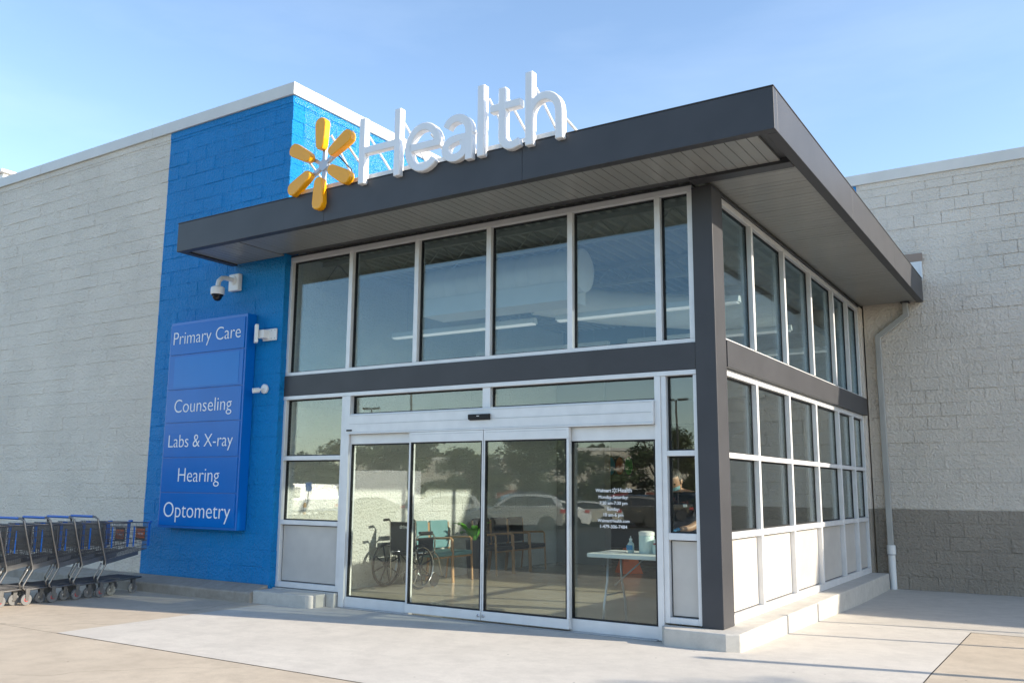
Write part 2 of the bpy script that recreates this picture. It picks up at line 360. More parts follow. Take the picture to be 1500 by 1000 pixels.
sheet('parking_lot', -140, 90, -88, -5.2, 0.0, M_asph, 6)
bx('interior_floor', -9.5, -0.06, 0.14, 13.0, 0.02, 0.10, M_floor, kind='structure')
# painted bay lines of the lot
M_line = mat('lot_paint', (0.7, 0.7, 0.66), 0.7, var=0.1)
pl = MB()
for k in range(14):
    yy = -20 - k*3.6; a = R(137); cx_ = -20.2
    d = Vector((math.cos(a), math.sin(a), 0)); nrm = Vector((-d.y, d.x, 0))
    for q in (-1,):
        p0 = Vector((cx_, yy, 0)) - d*2.7; p1 = Vector((cx_, yy, 0)) + d*2.7
        vs = [p0-nrm*.05, p0+nrm*.05, p1+nrm*.05, p1-nrm*.05]
        pl.add([(v.x, v.y, gz(v.y)+0.008) for v in vs], [(0,1,2,3)])
struct(pl.build('bay_lines', M_line))

# ------------------------------------------------------------------ split-face block walls
def block_mesh(name, m, L_=0.4064, Hh=0.2032, nx=6, nz=4, seed=0, rough=0.020):
    rnd = random.Random(seed); us = [0.0, 0.008] + [L_*q for q in (0.27,0.5,0.74)] + [L_-0.008, L_]; ws = [0.0, 0.007, Hh*0.5, Hh-0.007, Hh]
    g = 0.0012; vs = []; tilt = rnd.uniform(-0.005, 0.005); tilt2 = rnd.uniform(-0.004, 0.004); off = rnd.choice((0.0022, 0.0025, 0.0025, 0.003, 0.003, 0.006)) * (0.85 if rough < 0.03 else 1.6)
    for j, w_ in enumerate(ws):
        for i, u_ in enumerate(us):
            e = i in (0, len(us)-1) or j in (0, len(ws)-1)
            d = 0.0 if e else max(0.0008, off + rnd.uniform(-0.0012, 0.002) + tilt*(u_/L_-0.5) + tilt2*(w_/Hh-0.5))
            vs.append((min(max(u_, g), L_-g) - L_/2, -d, min(max(w_, g), Hh-g)))
    n = len(us); fs = [(j*n+i, j*n+i+1, (j+1)*n+i+1, (j+1)*n+i) for j in range(len(ws)-1) for i in range(n-1)]
    me = bpy.data.meshes.new(name); me.from_pydata(vs, [], fs); me.materials.append(m); me.update()
    return me
def block_wall(parent, m, org, du, u0, u1, z0, z1, rotz, limit=290, jmax=None):
    """face plane through org; du unit vector along the wall; nearest blocks become objects"""
    bm_ = [block_mesh('block', m, seed=s, rough=0.04 if m is M_right else 0.02) for s in range(9)]
    sp = []
    j = 0; z = z0
    while z < z1 - 0.02:
        h = min(0.2032, z1 - z); u = u0 - (0.2032 if j % 2 else 0.0)
        while u < u1 - 0.005:
            a, b = max(u, u0), min(u+0.4064, u1)
            if b - a > 0.02: sp.append(((a+b)/2, z, (b-a)/0.4064, h/0.2032))
            u += 0.4064
        z += 0.2032; j += 1
    def view(s):
        p = org + du*s[0]; p.z = s[1]; d = p - CAM; zz = d.dot(fw)
        if zz < 0.1: return 1e9
        X, Y_ = 750+1303.8*d.dot(r2)/zz, 500-1303.8*d.dot(u2)/zz
        inside = -40 < X < 1540 and -20 < Y_ < 1020
        return d.length + (0 if inside else 500)
    sp.sort(key=view)
    rest = MB()
    for k, (u, z, kx, kz) in enumerate(sp):
        me = random.choice(bm_); p = org + du*u; p.z = z
        fl = random.choice((1, 1))
        if k < limit:
            o = link('block', me, parent, p); o.rotation_euler.z = rotz; o.scale = (kx, 1, kz)
        else:
            mt = Matrix.Translation(p) @ Matrix.Rotation(rotz, 4, 'Z') @ Matrix.Diagonal((kx,1,kz,1))
            rest.add([mt @ v.co for v in me.vertices], [tuple(q.vertices) for q in me.polygons])
    if rest.v:
        me = bpy.data.meshes.new('block_field'); me.from_pydata(rest.v, [], rest.f); me.materials.append(m); me.update()
        o = link('block_field', me, parent, (0,0,0), kind='stuff')
YB = -0.075; XB = -5.79; D = 7.12; H1 = 6.73; CT = 6.905
# left store wall
lw = thing('store_wall', 'pale grey split-face block wall with a bright blue painted end bay beside the entrance', 'wall', (-10.5, 0.1, 0.09))
MB().box(-24, XB-0.006, YB+0.006, 0.15, 0.0, H1).build('wall_core', M_left, lw)
block_wall(lw, M_left, Vector((0, YB+0.004, 0)), Vector((1,0,0)), -24.0, XB, 0.285, H1-0.10, 0.0)
bx('smooth_top_course', -24, XB, YB-0.006, YB+0.02, H1-0.10, H1-0.001, M_left, lw)
block_wall(lw, M_left, Vector((XB-0.004, 0, 0)), Vector((0,1,0)), YB, 0.15, 0.285, H1-0.10, R(90), 34)
# blue return wall above the roof; white inside the vestibule below it
rw = thing('store_wall', 'bright blue sunlit return wall rising above the canopy roof, painted white inside the entrance', 'wall', (XB-0.1, 3.5, 0.1))
MB().box(XB-0.30, XB-0.006, 0.151, D+0.3, 0.02, H1).build('wall_core', M_ret, rw)
block_wall(rw, M_ret, Vector((XB-0.004, 0, 0)), Vector((0,1,0)), 0.15, D, 0.102, H1-0.10, R(90))
bx('smooth_top_course', XB-0.02, XB+0.006, YB+0.021, D, H1-0.10, H1-0.001, M_ret, rw)
def coping(parent, x0, x1, y0, y1, along, step=3.05):
    a0, a1 = (x0, x1) if along == 'x' else (y0, y1); q = a1
    while q > a0 + 0.01:
        p = max(a0, q-step)
        if along == 'x': o = bx('coping', p+0.002, q-0.002, y0, y1, H1, CT, M_coping, parent, bevel=0.006)
        else: o = bx('coping', x0, x1, p+0.002, q-0.002, H1, CT, M_coping, parent, bevel=0.006)
        q = p
coping(lw, -24, XB+0.035, YB-0.035, YB+0.36, 'x')
coping(rw, XB-0.36, XB+0.035, YB+0.362, D+0.36, 'y')
# right store wall
xw = thing('store_wall', 'pale grey split-face block wall with a darker taupe painted base beside the downspout', 'wall', (8, D+0.15, 0.0))
MB().box(0.0, 24, D+0.006, D+0.30, -0.02, 6.54).build('wall_core', M_right, xw)
MB().box(XB+0.02, -0.001, D+0.006, D+0.30, 4.79, 6.54).build('wall_core', M_ret, xw)
block_wall(xw, M_right, Vector((0, D+0.004, 0)), Vector((1,0,0)), 0.04, 7.6, 0.0, 6.44, 0.0)
bx('smooth_top_course', 0.04, 24, D-0.006, D+0.02, 6.44, 6.539, M_right, xw)
q = 24.0
while q > XB:
    p = max(XB+0.04, q-3.05); bx('coping', p+0.002, q-0.002, D-0.035, D+0.36, 6.54, 6.72, M_coping, xw, bevel=0.006); q = p-0.0 if p > XB+0.05 else -99
M_brown = mat('brown_flashing', (0.30, 0.22, 0.17), 0.5, var=0.05)
fl = thing('wall_flashing', 'brown strip over a white metal flashing where the canopy meets the block wall', 'flashing', (0.8, D, 4.8))
bx('strip', 0.66, 0.945, D-0.045, D-0.024, 5.12, 5.25, M_brown, fl); bx('plate', 0.66, 0.935, D-0.042, D-0.024, 4.80, 5.115, M_white, fl)
bx('edge_strip', 0.905, 0.93, D-0.055, D-0.043, 4.80, 5.11, M_alu, fl)
# roof of the store behind the parapets and a rooftop unit
bx('store_roof', -24, XB-0.31, YB+0.37, 30, 6.1, 6.2, M_walk, kind='structure')
bx('store_roof', XB-0.30, 24, D+0.37, 30, 5.9, 6.0, M_walk, kind='structure')
RX = -2.35
ru = thing('rooftop_unit', 'white rooftop air unit showing over the far end of the grey parapet', 'air unit', (-21.0, 4.5, 6.2))
bx('cabinet', -20.6+RX, -18.15+RX, 3.6, 5.4, 6.2, 9.55, M_white, ru, bevel=0.02); bx('lid', -20.7+RX, -18.05+RX, 3.5, 5.5, 9.552, 9.62, M_white, ru)
for k in range(4): bx('louvre', -18.149+RX, -18.12+RX, 3.8, 5.2, 7.0+k*0.25, 7.12+k*0.25, M_grey, ru)

# kerb at the foot of the left wall
kb = MB(); prof = [(YB+0.02, 0.0), (-0.35, 0.0), (-0.35, 0.20), (-0.335, 0.215), (YB+0.02, 0.283)]
q = XB-0.03
kt = thing('kerb', 'stained concrete kerb along the foot of the blue and grey block wall', 'kerb', (-10, -0.25, 0.09))
while q > -24:
    p = q - 3.05; MB().prism(prof, p+0.003, q-0.003, 'X').build('kerb_stone', M_curb, kt, bevel=0.008); q = p

# ------------------------------------------------------------------ vestibule plinths
pt_ = thing('plinth', 'low pale concrete plinth wrapping the corner column and running under the side windows', 'plinth', (0.1, 3, 0.05))
poly = [(-0.58,-0.05),(-0.50,-0.20),(0.084,-0.205),(0.20,-0.15),(0.20,6.93),(-0.15,6.93),(-0.15,0.02),(-0.58,0.02)]
MB().prism(poly, -0.02, 0.245, 'Z').build('plinth_body', M_plinth, pt_, bevel=0.012)
pl_ = thing('plinth', 'low concrete step block under the grey infill panel beside the blue wall', 'plinth', (-5.3, -0.2, 0.09))
MB().prism([(XB-0.03,-0.31),(-4.93,-0.31),(-4.86,-0.26),(-4.86,-0.03),(XB-0.03,-0.03)], 0.0, 0.238, 'Z').build('step_block', M_plinth, pl_, bevel=0.012)
bx('stub', -4.855, -4.73, -0.05, 0.20, 0.0, 0.250, M_plinth, pl_, bevel=0.01); bx('sill_base', XB-0.1, -4.857, -0.02, 0.20, 0.02, 0.250, M_plinth, pl_)

# ------------------------------------------------------------------ glazed entrance vestibule
vs_ = thing('entrance_vestibule', 'glass and aluminium entrance vestibule with charcoal corner column and beams', 'vestibule', (-2.9, 3.5, 0.1))
MB().box(-0.207, 0.0, 0.0, 0.30, 0.247, 4.44).build('corner_column', M_char, vs_, bevel=0.006)
XL = -5.797; F0, F1 = 0.02, 0.14          # frame depth, front
bx('beam', XL+0.0, -0.209, 0.005, 0.20, 2.635, 2.893, M_char, vs_, bevel=0.004)
bx('beam', -0.16, 0.012, 0.302, 6.98, 2.676, 2.943, M_char, vs_, bevel=0.004)
def frame(name, rects, m=M_alu): 
    b = MB()
    for r_ in rects: b.box(*r_)
    return b.build(name, m, vs_, bevel=0.003)
def pane(parent, plane, a0, a1, z0, z1, at, g=M_glass, t=0.012):
    """pane with black gasket; plane 'y' (front) or 'x' (side)"""
    if plane == 'y':
        p = bx('pane', a0+0.004, a1-0.004, at, at+t, z0+0.004, z1-0.004, g, parent)
        s = MB()
        for q in ((a0+.001,a0+.016,z0+.001,z1-.001),(a1-.016,a1-.001,z0+.001,z1-.001),(a0+.017,a1-.017,z0+.001,z0+.014),(a0+.017,a1-.017,z1-.016,z1-.001)):
            s.box(q[0],q[1],at-0.012,at-0.001,q[2],q[3]); s.box(q[0],q[1],at+t+0.001,at+t+0.012,q[2],q[3])
    else:
        p = bx('pane', at-t, at, a0+0.004, a1-0.004, z0+0.004, z1-0.004, g, parent)
        s = MB()
        for q in ((a0+.001,a0+.016,z0+.001,z1-.001),(a1-.016,a1-.001,z0+.001,z1-.001),(a0+.017,a1-.017,z0+.001,z0+.014),(a0+.017,a1-.017,z1-.016,z1-.001)):
            s.box(at+0.001,at+0.012,q[0],q[1],q[2],q[3]); s.box(at-t-0.012,at-t-0.001,q[0],q[1],q[2],q[3])
    s.build('gasket', M_blk, parent)
    return p
GY = 0.085; GX = -0.10
# front upper windows
Z2, Z3 = 2.896, 4.475
uf = frame('upper_window_frame', [(XL,-0.209,F0,F1,Z3-0.062,Z3),(XL,-0.209,F0,F1,Z2,Z2+0.042),(XL,XL+0.045,F0+.001,F1,Z2+0.0425,Z3-0.0625),(-0.264,-0.209,F0+.001,F1,Z2+0.0425,Z3-0.0625)])
mc = [-4.72,-3.668,-2.634,-1.59,-0.586]; mw = 0.031
for x in mc: bx('mullion', x-mw, x+mw, F0+0.003, F1, Z2+0.0425, Z3-0.0625, M_alu, uf, bevel=0.003)
ed = [XL+0.045] + mc + [-0.264]
for i in range(6): pane(uf, 'y', ed[i]+(mw if i else 0), ed[i+1]-(mw if i < 5 else 0), Z2+0.042, Z3-0.062, GY, M_glasst)
# front lower: left bay, right bay, transom lights
Z1 = 2.632; ZB = 0.2585
lf = frame('lower_window_frame', [(XL,-0.209,F0-.012,F1,Z1-0.046,Z1),(XL,XL+0.045,F0,F1,ZB,Z1-0.0465),(XL+0.0455,-4.781,F0+.001,F1,ZB,ZB+0.066),
    (-4.78,-4.716,F0,F1,ZB,Z1-0.0465),(-4.715,-4.632,F0-.016,F1,0.095,Z1-0.0465),(XL+0.0455,-4.781,F0+.001,F1,1.816,1.870),(XL+0.0455,-4.781,F0+.001,F1,1.021,1.075)])
for z0, z1 in ((1.075,1.816),(1.870,Z1-0.046)): pane(lf, 'y', XL+0.045, -4.78, z0, z1, GY)
bx('infill_panel', XL+0.060, -4.792, GY-0.012, GY+0.03, ZB+0.078, 1.008, M_pan, lf); bx('panel_gasket', XL+0.046, -4.782, GY-0.004, GY+0.028, ZB+0.068, 1.019, M_blk, lf)
rf = frame('lower_window_frame', [(-0.640,-0.579,F0-.016,F1,0.095,Z1-0.0465),(-0.578,-0.526,F0,F1,ZB,Z1-0.0465),(-0.246,-0.209,F0,F1,ZB,Z1-0.0465),(-0.5255,-0.2465,F0+.001,F1,ZB,ZB+0.055),
    (-0.5255,-0.2465,F0+.001,F1,1.81,1.862),(-0.5255,-0.2465,F0+.001,F1,1.022,1.085)])
for z0, z1 in ((1.085,1.81),(1.862,Z1-0.046)): pane(rf, 'y', -0.526, -0.246, z0, z1, GY)
bx('infill_panel', -0.512, -0.258, GY-0.012, GY+0.03, ZB+0.068, 1.010, M_pan, rf); bx('panel_gasket', -0.524, -0.248, GY-0.004, GY+0.028, ZB+0.057, 1.020, M_blk, rf)
tf = frame('transom_frame', [(-4.631,-0.641,F0,F1,2.352,2.364),(-2.69,-2.588,F0+0.002,F1,2.3645,Z1-0.0465)])
pane(tf, 'y', -4.631, -2.69, 2.364, Z1-0.046, GY); pane(tf, 'y', -2.588, -0.641, 2.364, Z1-0.046, GY)
# side windows
SX0, SX1 = -0.15, -0.045; SY0, SY1 = 0.302, 6.90
sm = [1.36, 2.62, 3.88, 5.15, 6.08]; se = [SY0+0.045] + sm + [SY1-0.05]
def side_frame(z0, z1, bot, top, trans):
    rs = [(SX0,SX1,SY0,SY1,z1-top,z1),(SX0,SX1,SY0,SY1,z0,z0+bot),(SX0,SX1-.001,SY0,SY0+0.045,z0+bot+.0005,z1-top-.0005),(SX0,SX1-.001,SY1-0.05,SY1,z0+bot+.0005,z1-top-.0005)]
    f = frame('side_window_frame', rs)
    for y in sm: bx('mullion', SX0, SX1+0.012, y-mw, y+mw, z0+bot+.0005, z1-top-.0005, M_alu, f, bevel=0.003)
    cuts = [z0+bot] + [c for t_ in trans for c in t_] + [z1-top]
    for i in range(6):
        a, b = se[i]+(mw if i else 0), se[i+1]-(mw if i < 5 else 0)
        for t0, t1 in trans: bx('transom_bar', SX0, SX1+0.004, a+.0005, b-.0005, t0, t1, M_alu, f, bevel=0.002)
        for k in range(0, len(cuts), 2):
            if trans and k == 0:
                bx('infill_panel', GX-0.03, GX+0.012, a+0.013, b-0.013, cuts[0]+0.012, cuts[1]-0.012, M_pan, f); bx('panel_gasket', GX-0.028, GX+0.004, a+0.001, b-0.001, cuts[0]+0.001, cuts[1]-0.001, M_blk, f)
            else: pane(f, 'x', a, b, cuts[k], cuts[k+1], GX, M_glass if trans else M_glasst)
    return f
side_frame(0.246, 2.673, 0.080, 0.066, [(1.028,1.090),(1.800,1.852)])
side_frame(2.946, 4.427, 0.035, 0.062, [])
bx('end_wall', -0.30, -0.02, SY1+0.001, D+0.005, 0.0, 4.44, M_right, vs_)
bx('head_trim', -0.12, -0.03, SY0, SY1, 4.429, 4.452, M_lip, vs_); bx('head_trim', XL, -0.209, 0.02, 0.13, 4.477, 4.50, M_lip, vs_)
# sliding doors
sdr = thing('sliding_door', 'automatic glass sliding entrance doors under a silver header', 'door', (-2.63, 0.0, 0.09))
hd = MB().box(-4.631,-0.641,-0.03,0.13,2.134,2.351).build('header', M_alu, sdr, bevel=0.004)
MB().box(-4.60,-0.66,-0.034,-0.0305,2.235,2.238).box(-4.60,-0.66,-0.034,-0.0305,2.335,2.337).build('header_groove', M_grey, hd)
bx('header_lip', -4.63, -0.642, -0.04, 0.0, 2.118, 2.133, M_alu, hd)
bx('maker_plate', -4.64, -4.555, -0.037, -0.0305, 2.153, 2.172, M_blk, hd)
sn = MB().prism([(-0.07,2.232),(-0.0305,2.222),(-0.0305,2.292),(-0.075,2.286)], -2.82, -2.545, 'X').build('motion_sensor', M_blk, hd, bevel=0.006)
bx('sensor_mark', -2.70, -2.665, -0.0765, -0.0752, 2.262, 2.270, M_white, hd)
def leaf(name, x0, x1, y0, y1, top0, top1, bot0, bot1, stL, stR, label):
    b = MB().box(x0,x1,y0,y1,top0,top1).box(x0,x1,y0-0.006,y1,bot0,bot1)
    b.box(x0,x0+stL,y0+.004,y1-.004,bot1+.0005,top0-.0005).box(x1-stR,x1,y0+.004,y1-.004,bot1+.0005,top0-.0005)
    o = b.build(name, M_alu, sdr, bevel=0.003); o['label'] = label
    pane(o, 'y', x0+stL, x1-stR, bot1, top0, (y0+y1)/2-0.006)
    return o
leaf('fixed_leaf', -4.630, -3.66, 0.035, 0.085, 2.0, 2.118, 0.10, 0.215, 0.014, 0.016, 'fixed glass side panel nearest the blue wall')
leaf('fixed_leaf', -1.60, -0.642, 0.035, 0.085, 1.975, 2.118, 0.10, 0.215, 0.016, 0.014, 'fixed glass side panel with white opening hours lettering')
a = leaf('door_leaf', -3.665, -2.637, -0.035, 0.020, 2.0, 2.116, 0.118, 0.212, 0.022, 0.016, 'sliding glass leaf')
c = leaf('door_leaf', -2.629, -1.575, -0.035, 0.020, 2.0, 2.116, 0.118, 0.212, 0.016, 0.028, 'sliding glass leaf')
for x, o in ((-2.665, a), (-2.60, c)): MB().lathe([(0.012,0),(0.016,0.004),(0.016,0.010),(0.008,0.012)], (x, -0.0545, 0.165), 12, 'Y').build('lock_cylinder', M_chrome, o, smooth='auto')
for o in (a, c): bx('rail_groove', WLOC[o.name].x-0.5, WLOC[o.name].x+0.5, -0.0365, -0.0352, 2.088, 2.091, M_grey, o)
bx('threshold', -4.63, -0.642, -0.04, 0.14, 0.092, 0.100, M_grey, sdr)
# hours lettering on the fixed side panel
fxl = [o for o in sdr.children if o.name.startswith('fixed_leaf')][1]
cxT = -1.117; yT = 0.0475
sz = 0.040
def hours(body, z, width):
    me, wd = text_mesh(body, width=width, depth=0.002, align='CENTER', offset=0.012); me.materials.append(M_print)
    link('hours_lettering', me, fxl, (cxT, yT, z))
me, wd = text_mesh('Walmart', width=0.175, depth=0.002, offset=0.018); me.materials.append(M_print); link('hours_lettering', me, fxl, (cxT-0.197, yT, 1.462))
me, wd = text_mesh('Health', width=0.150, depth=0.002, offset=0.012); me.materials.append(M_print); link('hours_lettering', me, fxl, (cxT+0.052, yT, 1.462))
b = MB()
for k in range(6):
    t_ = R(90+60*k); b.obox(Vector((cxT+0.014+0.019*math.cos(t_), yT, 1.478+0.019*math.sin(t_))), 0.019, 0.002, 0.008, Matrix.Rotation(-t_, 3, 'Y'))
b.build('spark_emblem', M_print, fxl)
for body, z, wd in (('Monday-Saturday:',1.398,0.325),('7:30 am-7:30 pm',1.340,0.305),('Sunday:',1.282,0.135),('10 am-6 pm',1.225,0.215),('WalmartHealth.com',1.168,0.350),('1-479-306-7484',1.110,0.295)): hours(body, z, wd)

# ------------------------------------------------------------------ canopy
cn = thing('entrance_canopy', 'flat charcoal metal canopy with deep fascia and slatted soffit over the entrance', 'canopy', (-2.9, 3, 4.45))
OX, OY, Z4, Z5, XC = 0.916, -1.010, 4.455, 4.828, -6.79
def fasc(name, x0,x1,y0,y1,z0,z1): return bx(name, x0,x1,y0,y1,z0,z1, M_char, cn, bevel=0.004)
T = 0.10; J = 3.05
xs = [XC, -4.2, -1.55, OX]
for i in range(3): fasc('fascia', xs[i]+(0.001 if i else 0), xs[i+1]-(0.001 if i < 2 else 0), OY, OY+T, Z4, Z5)
ys = [OY+T+.001, 2.0, 4.6, D-0.012]
for i in range(3): fasc('fascia', OX-T, OX, ys[i]+(0.001 if i else 0), ys[i+1]-(0.001 if i < 2 else 0), Z4, Z5)
fasc('fascia', XC, XC+T, OY+T+.001, YB-0.03, Z4, Z5)
# drip edge and fascia seams: a shallow raised line along each fascia
fasc('drip_edge', XC-0.004, OX+0.006, OY-0.006, OY+0.03, Z5+.0005, Z5+0.012); fasc('drip_edge', OX-0.03, OX+0.006, OY+0.031, D-0.012, Z5+.0005, Z5+0.012)
bx('roof_deck', XB+0.05, OX-T-.001, OY+T+.001, D-0.02, 4.60, 4.80, M_walk, cn); bx('roof_deck', XC+T+.001, XB+0.049, OY+T+.001, YB-0.03, 4.60, 4.80, M_walk, cn)
bx('soffit_beam', -0.16, OX-T-.001, -0.185, -0.03, Z4-0.008, Z4+0.10, M_lip, cn, bevel=0.003)
ZS = Z4+0.022
def planks(x0, x1, y0, y1, along):
    """soffit boards, shared mesh, one object each"""
    wdt = 0.1; n = int(((x1-x0) if along == 'y' else (y1-y0))/wdt)
    b = MB(); ln = (y1-y0) if along == 'y' else (x1-x0); h = wdt/2-0.0030
    b.box(-h, h, -ln/2, ln/2, 0, 0.02) if along == 'y' else b.box(-ln/2, ln/2, -h, h, 0, 0.02)
    me = b.mesh('soffit_plank', M_soff)
    for k in range(n):
        p = (x0+wdt*(k+.5), (y0+y1)/2, ZS + random.uniform(-.0008, .0008)) if along == 'y' else ((x0+x1)/2, y0+wdt*(k+.5), ZS + random.uniform(-.0008, .0008))
        o = link('soffit_plank', me, cn, p); o.rotation_euler = (random.uniform(-1,1)*.0012, random.uniform(-1,1)*.006, 0) if along == 'y' else (random.uniform(-1,1)*.006, random.uniform(-1,1)*.0012, 0)
planks(XC+T, XB+0.0, OY+T, YB-0.03, 'y'); planks(XB+0.02, OX-T, OY+T, -0.19, 'y')
planks(-0.03, OX-T, -0.025, D-0.03, 'x')
bx('soffit_backing', XC+T+.002, OX-T-.002, OY+T+.002, -0.03, ZS+0.03, ZS+0.05, M_lip, cn) if False else None
bx('soffit_joint_strip', XC+T+.002, OX-T-.002, OY+T+.002, YB-0.04, ZS+0.024, ZS+0.034, M_lip, cn)
bx('soffit_joint_strip', XB+.03, OX-T-.002, YB-0.039, 0.0, ZS+0.024, ZS+0.034, M_lip, cn); bx('soffit_joint_strip', -0.02, OX-T-.002, 0.001, D-0.03, ZS+0.024, ZS+0.034, M_lip, cn)

# ------------------------------------------------------------------ downspout
ds = thing('downspout', 'pale grey square downspout with offset elbow and white boot against the block wall', 'downspout', (0.25, D-0.08, 0.0))
def sq(p, q, wd, m, name, y=D-0.075, dp=0.075):
    p, q = Vector((p[0], y, p[1])), Vector((q[0], y, q[1])); d = q-p; rot = Matrix.Rotation(math.atan2(d.x, d.z), 3, 'Y')
    return MB().obox((p+q)/2, wd, dp, d.length, rot).build(name, m, ds, bevel=0.008)
sq((0.655,4.455),(0.655,4.25), 0.085, M_galv, 'outlet'); sq((0.675,4.27),(0.205,3.93), 0.085, M_galv, 'elbow', dp=0.074); sq((0.215,3.96),(0.228,0.60), 0.084, M_galv, 'pipe')
MB().lathe([(0.055,0.0),(0.055,0.52),(0.066,0.525),(0.066,0.66),(0.058,0.665)], (0.232, D-0.085, 0.0), 16).build('boot', M_white, ds, smooth='auto')
MB().lathe([(0.068,0),(0.069,0.008),(0.068,0.016)], (0.232, D-0.085, 0.515), 16).build('boot_ring', M_grey, ds, smooth='auto')
bx('outlet_flange', 0.59, 0.72, D-0.13, D-0.02, 4.452, 4.47, M_lip, ds)
# ------------------------------------------------------------------ rooftop sign: spark emblem and letters
rs = thing('rooftop_sign', 'white dimensional letters and yellow six-petal spark standing on the canopy edge', 'sign', (-2.9, -1.0, 4.84))
LY0, LY1 = -1.075, -0.99
def stroke(b, pts, wd, y0, y1, r_end=0.35):
    """flat ribbon of constant width with softened ends, extruded"""
    pts = [Vector((p[0], p[1])) for p in pts]; n = len(pts); Lp = []; Rp = []
    for i, p in enumerate(pts):
        d0 = (pts[i]-pts[i-1]).normalized() if i else None; d1 = (pts[i+1]-pts[i]).normalized() if i < n-1 else None
        d = ((d0 or d1) + (d1 or d0)).normalized(); nn = Vector((-d.y, d.x)); k = 1.0
        if d0 and d1: k = 1/max(0.5, nn.dot(Vector((-d1.y, d1.x))))
        Lp.append(p+nn*wd/2*k); Rp.append(p-nn*wd/2*k)
    vs = []
    for y in (y0, y1): vs += [(q.x, y, q.y) for q in Lp] + [(q.x, y, q.y) for q in Rp]
    fs = []
    for i in range(n-1):
        fs += [(i, i+1, n+i+1, n+i), (2*n+i, 3*n+i, 3*n+i+1, 2*n+i+1), (i, 2*n+i, 2*n+i+1, i+1), (n+i, n+i+1, 3*n+i+1, 3*n+i)]
    fs += [(0, n, 3*n, 2*n), (n-1, 3*n-1, 4*n-1, 2*n-1)]
    b.add(vs, fs)
def arc(cx, cz, rx, rz, a0, a1, n=14): return [(cx+rx*math.cos(R(a0+(a1-a0)*i/n)), cz+rz*math.sin(R(a0+(a1-a0)*i/n))) for i in range(n+1)]
BL, XH, CP = 4.775, 5.29, 5.535; wd = 0.086; h = wd/2
def letter(name, strokes, wd=0.086):
    b = MB()
    for k, s_ in enumerate(strokes): stroke(b, s_, wd if k == 0 or len(s_) > 2 else wd, LY0 + 0.0015*k, LY1 - 0.0015*k)
    o = b.build('letter', M_letter, rs, smooth='auto', bevel=0.010); o['label'] = 'white letter ' + name; return o
letter('H', [[(-3.602,BL),(-3.602,CP)], [(-3.10,BL),(-3.10,CP)], [(-3.61,5.15),(-3.09,5.15)]])
ex, ez = -2.748, (BL+XH)/2-0.005; erx, erz = 0.24-h, (XH-BL)/2+0.012-h
letter('e', [[(ex-erx+0.02, ez+0.012),(ex+erx-0.004, ez+0.012)] + arc(ex, ez, erx, erz, 6, 318, 22)])
ax_ = -2.155
letter('a', [[(-2.445,5.165)] + arc(-2.315, 5.085, 0.16, 0.162, 128, 0, 10) + [(ax_,4.95),(ax_,BL)], arc(-2.33, 4.925, 0.125, 0.100, 88, 392, 16) + [(ax_-0.02,5.03),(-2.33,5.025)]])
letter('l', [[(-2.008,BL),(-2.008,CP)]])
letter('t', [[(-1.752,5.445),(-1.752,4.95)] + arc(-1.642, 4.93, 0.110, 0.112, 180, 285, 9) + [(-1.545,4.842)], [(-1.898,5.245),(-1.538,5.245)]])
letter('h', [[(-1.440,BL),(-1.440,CP)], [(-1.440,4.98)] + arc(-1.272, 5.06, 0.168, 0.187, 168, 0, 12) + [(-1.104,BL)]])
SC = Vector((-4.245, 0, 5.137))
def petal(a):
    d = Vector((math.cos(a), 0, math.sin(a))); s_ = Vector((-math.sin(a), 0, math.cos(a)))
    prof = [(0.175,-0.035),(0.165,0.0),(0.175,0.035),(0.21,0.060),(0.34,0.074),(0.47,0.083),(0.515,0.072),(0.542,0.040),(0.55,0.0),(0.542,-0.040),(0.515,-0.072),(0.47,-0.083),(0.34,-0.074),(0.21,-0.060)]
    b = MB(); b.prism([((SC+d*u_+s_*v_).x, (SC+d*u_+s_*v_).z) for u_, v_ in prof], LY0-0.01, LY1-0.01, 'Y')
    b.build('petal', M_yel, rs, smooth='auto', bevel=0.009)
for k in range(6): petal(R(90+60*k))
b = MB()
for k in range(6):
    t_ = R(90+60*k); d = Vector((math.cos(t_), 0, math.sin(t_))); b.obox(SC+d*0.14+Vector((0,-0.985-0.002*(k%3),0)), 0.22, 0.04, 0.045, Matrix.Rotation(-t_, 3, 'Y'))
b.prism([(SC.x+0.075*math.cos(R(30+60*k)), SC.z+0.075*math.sin(R(30+60*k))) for k in range(6)], -1.012, -0.96, 'Y')
b.build('spark_spokes', M_grey, rs, bevel=0.003)
bx('support_rail', -4.70, -1.20, -0.955, -0.905, 4.862, 4.915, M_white, rs, bevel=0.003)
for x in (-4.55,-3.6,-2.9,-2.0,-1.25): bx('rail_foot', x-0.03, x+0.03, -0.95, -0.91, 4.80, 4.861, M_white, rs)
for x, zt in ((-4.53,5.25),(-4.18,5.5),(-3.90,5.3),(-3.59,5.35),(-3.09,5.4),(-2.72,5.2),(-2.22,5.2),(-1.98,5.42),(-1.74,5.35),(-1.42,5.40),(-1.12,5.05)):
    MB().tube([(x, -0.965, zt), (x+0.10, -0.42, 4.80)], 0.013, 8).build('strut', M_white, rs, smooth=True)
MB().tube([(-4.12,-0.95,5.28),(-4.0,-0.8,5.1),(-4.02,-0.7,4.9),(-3.98,-0.6,4.81)], 0.008, 6).build('cable', M_blk, rs, smooth=True)

